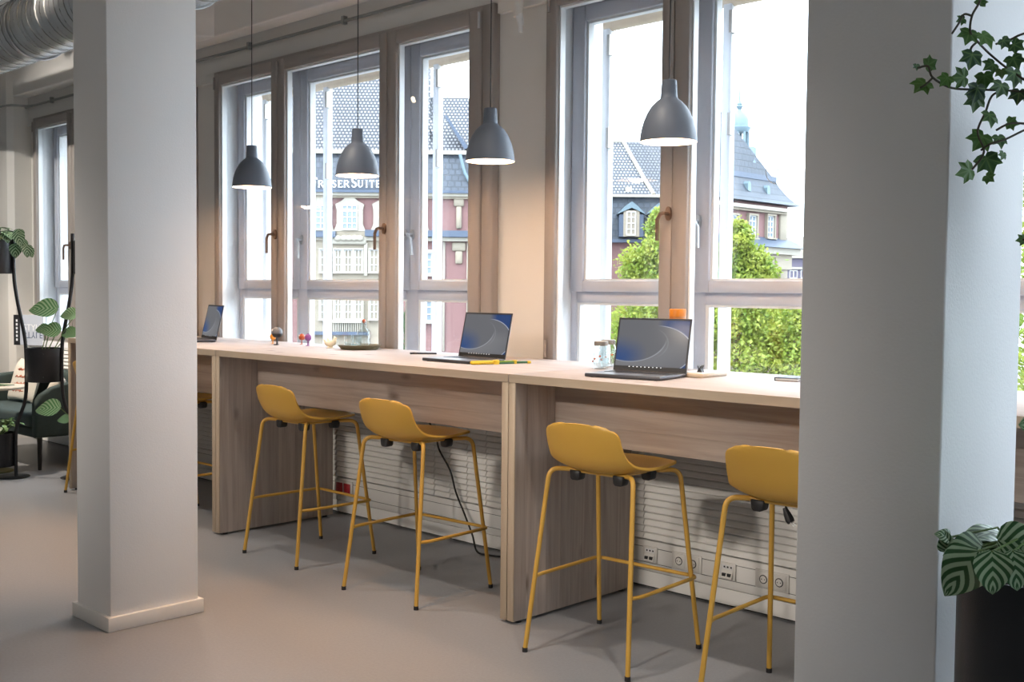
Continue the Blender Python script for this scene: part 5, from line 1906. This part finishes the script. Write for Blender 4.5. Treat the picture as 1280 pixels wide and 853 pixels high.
# ------------------------------------------------------------------ lower wing to the right
DW_ = 86.0
PB = Plane(DH * DW_, RH)
hb2 = thing('hotel_side_wing', 'lower hotel wing with tiled hip roof, slate wall and arched dormer behind the tree', 'building', (DH.x * DW_, DH.y * DW_, 0), YAW)
xa, xb = PB.L(640, 300)[0], PB.L(868, 300)[0]
zb1, zb2 = PB.L(795, 302)[1], PB.L(795, 245)[1]
MB().box(xa, xb, 0.0, 11, ZG, zb1).build('brick_wall', 'brick', hb2)
MB().add([(xa, -0.3, zb1), (xb, -0.3, zb1), (xb, 0.4, zb2), (xa, 0.4, zb2), (xa, 10, zb1), (xb, 10, zb1), (xb, 9, zb2), (xa, 9, zb2)], [(0, 1, 2, 3), (1, 5, 6, 2), (4, 0, 3, 7), (5, 4, 7, 6), (0, 4, 5, 1), (3, 2, 6, 7)]).build('slate_wall', 'slate', hb2)
PB.box(MB(), 640, 868, 242.5, 246, -0.1, 0.6).build('mansard_lip', 'stone2', hb2)
PB.box(MB(), 640, 868, 299, 303, -0.6, 0.2).build('gutter', 'slatelip', hb2)
# hip roof: light front slope on the left of the hip, shade painted into the tile right of it
def LB(px, py, y):
    p = PB.L(px, py, y)
    return (p[0], y, p[1])
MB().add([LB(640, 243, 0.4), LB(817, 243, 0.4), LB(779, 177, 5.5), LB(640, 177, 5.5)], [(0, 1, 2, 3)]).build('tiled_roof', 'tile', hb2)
MB().add([LB(817, 243, 0.4), LB(868, 243, 0.4), LB(868, 180, 5.5), LB(779, 177, 5.5)], [(0, 1, 2, 3)]).build('tiled_roof', 'tile_shaded', hb2)
MB().add([LB(640, 177, 5.5), LB(868, 178, 5.5), LB(868, 243, 10), LB(640, 243, 10)], [(0, 1, 2, 3)]).build('tiled_roof', 'tile_shaded', hb2)
MB().tube([LB(817, 243, 0.35), LB(806, 225, 1.6), LB(779, 177, 5.45)], 0.16, 8).build('hip_ridge', 'stone2', hb2, smooth=True)
MB().tube([LB(640, 177, 5.5), LB(779, 177, 5.5)], 0.14, 8).build('ridge', 'stone2', hb2, smooth=True)
PB.box(MB(), 782, 790, 234, 240, 0.6, 1.2).build('roof_hatch', 'stone2', hb2)
for cpx in (789, 826, 741):
    c, zc0 = PB.L(cpx, 296, -0.9)
    zc1 = PB.L(cpx, 268, -0.9)[1]
    zc2 = PB.L(cpx, 252, -0.9)[1]
    hw = 0.95
    dm = MB().box(c - hw, c + hw, -0.9, 0.6, zc0, zc1).build('dormer', 'slatelip', hb2)
    MB().prism([(c - hw * 1.15, zc1), (c - hw * 0.5, zc1 + (zc2 - zc1) * 0.65), (c, zc2), (c + hw * 0.5, zc1 + (zc2 - zc1) * 0.65), (c + hw * 1.15, zc1), (c + hw * 0.6, zc1 + 0.25), (c, zc1 + 0.5), (c - hw * 0.6, zc1 + 0.25)], 'y', -1.05, 0.6).build('dormer_roof', 'copper', dm)
    MB().box(c - 0.62, c + 0.62, -0.96, -0.85, zc0, zc1 + 0.3).build('dormer_arch', 'stone', dm)
    far_window(PB, hb2, cpx - 6, cpx + 6, 264, 294, -1.05, 2, 4, surround=None)

# ------------------------------------------------------------------ corner pavilion
PC0 = at(985, 258, DB)
PC = Plane(PC0, Vector((0, 1, 0)))
pv = thing('corner_pavilion', 'square brick corner pavilion with a tall flared slate roof', 'building', (PC0.x, PC0.y, 0), PC.rz)
LPV, LPD = 9.0, 3.4
ze = PC.L(945, 254)[1]
MB().box(-LPV, 0, 0.0, LPD, ZG, ze).build('brick_wall', 'brick', pv)
hx = -LPV / 2


def ring(o_, z):           # eave outline grown by o_
    return [(-LPV - o_, -o_, z), (o_, -o_, z), (o_, LPD + o_, z), (-LPV - o_, LPD + o_, z)]


zr_ = lambda py, y=0.0: PC.L(965, py, y)[1]
RG = [(0.75, zr_(256)), (0.35, zr_(251)), (-0.05, zr_(243)), (-0.45, zr_(232)), (-0.75, zr_(221))]
m = MB()
for a, z in RG:
    m.v += ring(a, z)
za_ = 14.7
m.v += [(-7.6, 1.65, za_), (-7.4, 1.65, za_), (-7.4, 1.75, za_), (-7.6, 1.75, za_)]
RG.append((0, za_))
for k in range(len(RG) - 1):
    for j in range(4):
        m.f.append((k * 4 + j, k * 4 + (j + 1) % 4, (k + 1) * 4 + (j + 1) % 4, (k + 1) * 4 + j))
m.f.append(tuple(range(4 * (len(RG) - 1), 4 * len(RG))))
m.f.append((3, 2, 1, 0))
m.build('slate_roof', 'slate', pv)
zb3 = RG[4][1]
MB().box(-LPV + 0.60, -0.60, 0.60, LPD - 0.60, zb3 - 0.22, zb3 + 0.15).build('roof_band', 'slatelip', pv)
for (px, py, yo) in ((908, 232, 0.1), (936, 233, 0.1), (960, 238, 0.1), (911, 203, 1.0), (942, 206, 1.0)):
    x, z = PC.L(px, py, yo)
    MB().prism([(-0.20, -0.30), (0.20, -0.36), (0.17, 0.25), (-0.03, 0.36), (-0.20, 0.18)], 'y', -0.12, 0.35).build('roof_hatch', 'copper', pv, loc=(x, yo + 0.05, z))
PC.box(MB(), 860, 987, 254, 258.5, -0.6, 0.2).build('cornice', 'stone2', pv)
PC.box(MB(), 860, 985, 258.5, 262, -0.35, 0.2).build('cornice', 'stone', pv)
for (a, b) in ((911, 922), (936, 945.5), (959, 967.5)):
    far_window(PC, pv, a, b, 268 + (a - 905) * 0.03, 298, -0.14, 2, 4, surround='stone', sw=0.13)
for (a, b) in ((976, 985),):
    PC.box(MB(), a, b, 263, 302, -0.18, 0.1).build('stone_quoin', 'stone', pv, bevel=0.05, seg=1)
x0_, x1_ = PC.L(860, 300)[0], 0.0
z1_, z2_ = PC.L(960, 297)[1], PC.L(960, 310)[1]
MB().add([(-LPV - 0.9, -1.1, z2_), (0.9, -1.1, z2_), (0.0, 0.0, z1_), (-LPV, 0.0, z1_), (-LPV - 0.9, 0.5, z2_), (0.9, 0.5, z2_)], [(0, 1, 2, 3), (0, 4, 5, 1), (1, 5, 2), (4, 0, 3), (3, 2, 5, 4)]).build('pent_roof', 'slatelip', pv)
MB().box(-LPV - 0.6, 0.6, -0.75, 0.2, z2_ - 0.45, z2_).build('cornice', 'stone2', pv)
MB().box(-LPV - 0.25, 0.1, -0.35, 0.2, z2_ - 1.5, z2_ - 0.45).build('stone_course', 'stone', pv)
for (a, b) in ((957, 961.5), (964, 968.5), (940, 946)):
    far_window(PC, pv, a, b, 322, 350, -0.36, 1, 3, surround='stone', sw=0.12)
PC.box(MB(), 976, 985, 312, 352, -0.18, 0.1).build('stone_quoin', 'stone', pv, bevel=0.05, seg=1)
PC.box(MB(), 986, 992, 218 + 38, 221 + 37, -0.3, 0.0).build('gutter_spout', 'slatelip', pv)

# ------------------------------------------------------------------ cupola behind the pavilion
DCU = 97.0
cb_ = at(923.5, 185, DCU)
cu_ = thing('church_cupola', 'pale verdigris cupola with lantern columns and a needle spire above the slate roof', 'tower', (cb_.x, cb_.y, ZG))
zz = lambda py: at(923.5, py, DCU).z - ZG
pxm = DCU / FPX
MB().box(-1.1, 1.1, -1.1, 1.1, 0, zz(184)).build('tower_shaft', 'copper', cu_)
for k in range(8):
    an = 2 * PI * (k + 0.5) / 8
    MB().tube([(0.80 * math.cos(an), 0.80 * math.sin(an), zz(184)), (0.80 * math.cos(an), 0.80 * math.sin(an), zz(166))], 0.12, 8).build('column', 'copper', cu_, smooth=True)
MB().lathe([(11.5 * pxm, zz(166)), (14.5 * pxm, zz(161)), (14.5 * pxm, zz(159.5)), (11.5 * pxm, zz(158)), (11.8 * pxm, zz(151)), (10.2 * pxm, zz(146)), (7 * pxm, zz(141.5)), (3.0 * pxm, zz(138.5)), (2.2 * pxm, zz(137))], 24).build('dome', 'copper', cu_, smooth=True)
MB().lathe([(2.0 * pxm, zz(137.5)), (4.5 * pxm, zz(133)), (3.0 * pxm, zz(131.5)), (3.6 * pxm, zz(130)), (1.8 * pxm, zz(128)), (1.3 * pxm, zz(124)), (0.05, zz(106))], 14).build('spire', 'copper', cu_, smooth=True)

# low block at the far right
DQ = 105.0
lq = thing('low_office_block', 'low mauve plastered block beyond the corner pavilion', 'building', tuple(DH * DQ), YAW)
PQ = Plane(DH * DQ, RH)
xq0, xq1 = PQ.L(981, 330)[0], PQ.L(1040, 330)[0]
MB().box(xq0, xq1, 0, 8, ZG, PQ.L(995, 323)[1]).build('plaster_wall', 'plaster', lq)
PQ.box(MB(), 981, 1040, 318.5, 323, -0.3, 8).build('roof_edge', 'stone2', lq)
PQ.box(MB(), 993, 1004, 296, 319, 2, 5).build('roof_house', 'stone2', lq)
PQ.box(MB(), 981, 1040, 334, 337, -0.15, 0.1).build('string_course', 'stone2', lq)
for k in range(3):
    far_window(PQ, lq, 987 + k * 14, 997 + k * 14, 338, 348, -0.05, 2, 1, surround=None)


# ------------------------------------------------------------------ trees
def tree(name, label, px, D, prof, zbot, nleaf, lsize, mat, seed, cat='tree', nbr=16):
    """crown given by photo rows (py, half width in px) around column px at distance D"""
    rd = random.Random(seed)
    b0 = at(px, 400, D)
    o = thing(name, label, cat, (b0.x, b0.y, ZG))
    S = D / FPX
    rows = [(at(px, py, D).z - ZG, hw * S) for py, hw in prof]        # top to bottom
    rows.append((zbot - ZG, rows[-1][1] * 0.5))
    zt, zb = rows[0][0], rows[-1][0]

    def rad(z):
        for (za, ra), (zb_, rb) in zip(rows[:-1], rows[1:]):
            if z >= zb_:
                return ra + (rb - ra) * (za - z) / max(1e-6, za - zb_)
        return rows[-1][1]
    MB().tube([(0, 0, 0), (0.05, 0, zb), (0.0, 0.05, (zb + zt) / 2), (0, 0, zt - 0.4)], [0.16, 0.13, 0.08, 0.015], 10).build('trunk', 'bark', o, smooth=True)
    clumps = []
    for k in range(nbr * 3):
        z = zb + (zt - zb) * (k + rd.random()) / (nbr * 3)
        a = rd.uniform(0, 2 * PI)
        r = rad(z) * rd.uniform(0.55, 0.98)
        p = Vector((r * math.cos(a), r * math.sin(a), z))
        clumps.append(p)
        if k % 3 == 0:
            st = Vector((0, 0, max(zb * 0.9, z - r * 0.9 - 0.2)))
            MB().tube([st, (st + p) / 2 + Vector((0, 0, -0.1)), p], [0.045, 0.028, 0.008], 6).build('branch', 'bark', o, smooth=True)
    vs, fs = [], []
    for k in range(nleaf):
        if rd.random() < 0.62:
            c = rd.choice(clumps)
            g = 0.10 + 0.13 * rad(c.z)
            p = c + Vector((rd.gauss(0, g), rd.gauss(0, g), rd.gauss(0, g * 0.9)))
        else:
            z = zb + (zt - zb) * rd.random()
            a = rd.uniform(0, 2 * PI)
            r = rad(z) * math.sqrt(rd.random()) * 1.0
            p = Vector((r * math.cos(a), r * math.sin(a), z))
        s = lsize * rd.uniform(0.6, 1.2)
        n = Vector((rd.gauss(0, 1), rd.gauss(0, 1), rd.gauss(0.5, 1))).normalized()
        t = n.orthogonal().normalized()
        t = Matrix.Rotation(rd.uniform(0, 2 * PI), 3, n) @ t
        b = n.cross(t)
        i = len(vs)
        vs += [p - t * s, p + b * s * 0.55 - n * s * 0.12, p + t * s, p - b * s * 0.55 - n * s * 0.12]
        fs.append((i, i + 1, i + 2, i + 3))
    me = bpy.data.meshes.new('foliage')
    me.from_pydata([tuple(v) for v in vs], [], fs)
    f = link('foliage', me, mat, o)
    f['kind'] = 'stuff'
    return o


tree('street_tree', 'bright yellow-green street tree in front of the arched dormer', 822, 34, [(266, 1), (280, 6), (296, 14), (315, 28), (335, 40), (350, 46), (380, 54), (430, 64)], -3.0, 30000, 0.078, 'leafA', 1)
tree('street_tree', 'bright yellow-green street tree in front of the brick pavilion', 921, 33, [(280, 1), (293, 7), (308, 18), (325, 27), (345, 36), (375, 58), (410, 84), (450, 100), (480, 104)], -3.0, 42000, 0.078, 'leafA', 2)
tree('street_tree', 'bright yellow-green street tree low beside the near pillar', 1040, 31, [(350, 4), (365, 20), (385, 44), (410, 66), (440, 84), (480, 92)], -3.2, 24000, 0.078, 'leafA', 3)
tree('street_tree', 'bright yellow-green street tree seen past the far side of the near pillar', 1330, 27, [(190, 4), (215, 40), (260, 80), (320, 105), (400, 125), (480, 130)], -3.2, 14000, 0.11, 'leafA', 5)
tree('small_street_tree', 'small dark green street tree at the foot of the brick facade', 497, 62, [(386, 2), (396, 8), (408, 14), (425, 17)], -4.5, 3500, 0.12, 'leafB', 4, nbr=8)

# ------------------------------------------------------------------ decal on the window by the near pillar
bpy.context.view_layer.update()
YD = 4.324
dcl = thing('window_decal', 'grey round emblem and lettering stuck on the window by the near pillar', 'decal', (on(973, 210, 'y', YD).x, YD, 0))
X0 = dcl.location.x
P = on(972, 213, 'y', YD)
rr = on(987, 213, 'y', YD).x - P.x
MB().tube([(P.x - X0 + rr * math.cos(2 * PI * k / 40), 0, P.z + rr * math.sin(2 * PI * k / 40)) for k in range(40)], 0.0016, 4, closed=True).build('emblem_ring', 'decal', dcl)
for k in range(6):
    an = PI * k / 6
    MB().tube([(P.x - X0 - 0.25 * rr * math.cos(an), 0, P.z - 0.25 * rr * math.sin(an)), (P.x - X0 + 0.25 * rr * math.cos(an), 0, P.z + 0.25 * rr * math.sin(an))], 0.0008, 4).build('emblem_mark', 'decal', dcl)
for (tx, px, py) in (('JU', 997, 202), ('ST', 997, 212)):
    q = on(px, py, 'y', YD)
    t = link('lettering', text_mesh(tx, 0.030, 0.0002), 'decal', dcl)
    t.rotation_euler = (PI / 2, 0, 0)
    t.location = (q.x - X0, 0, q.z)
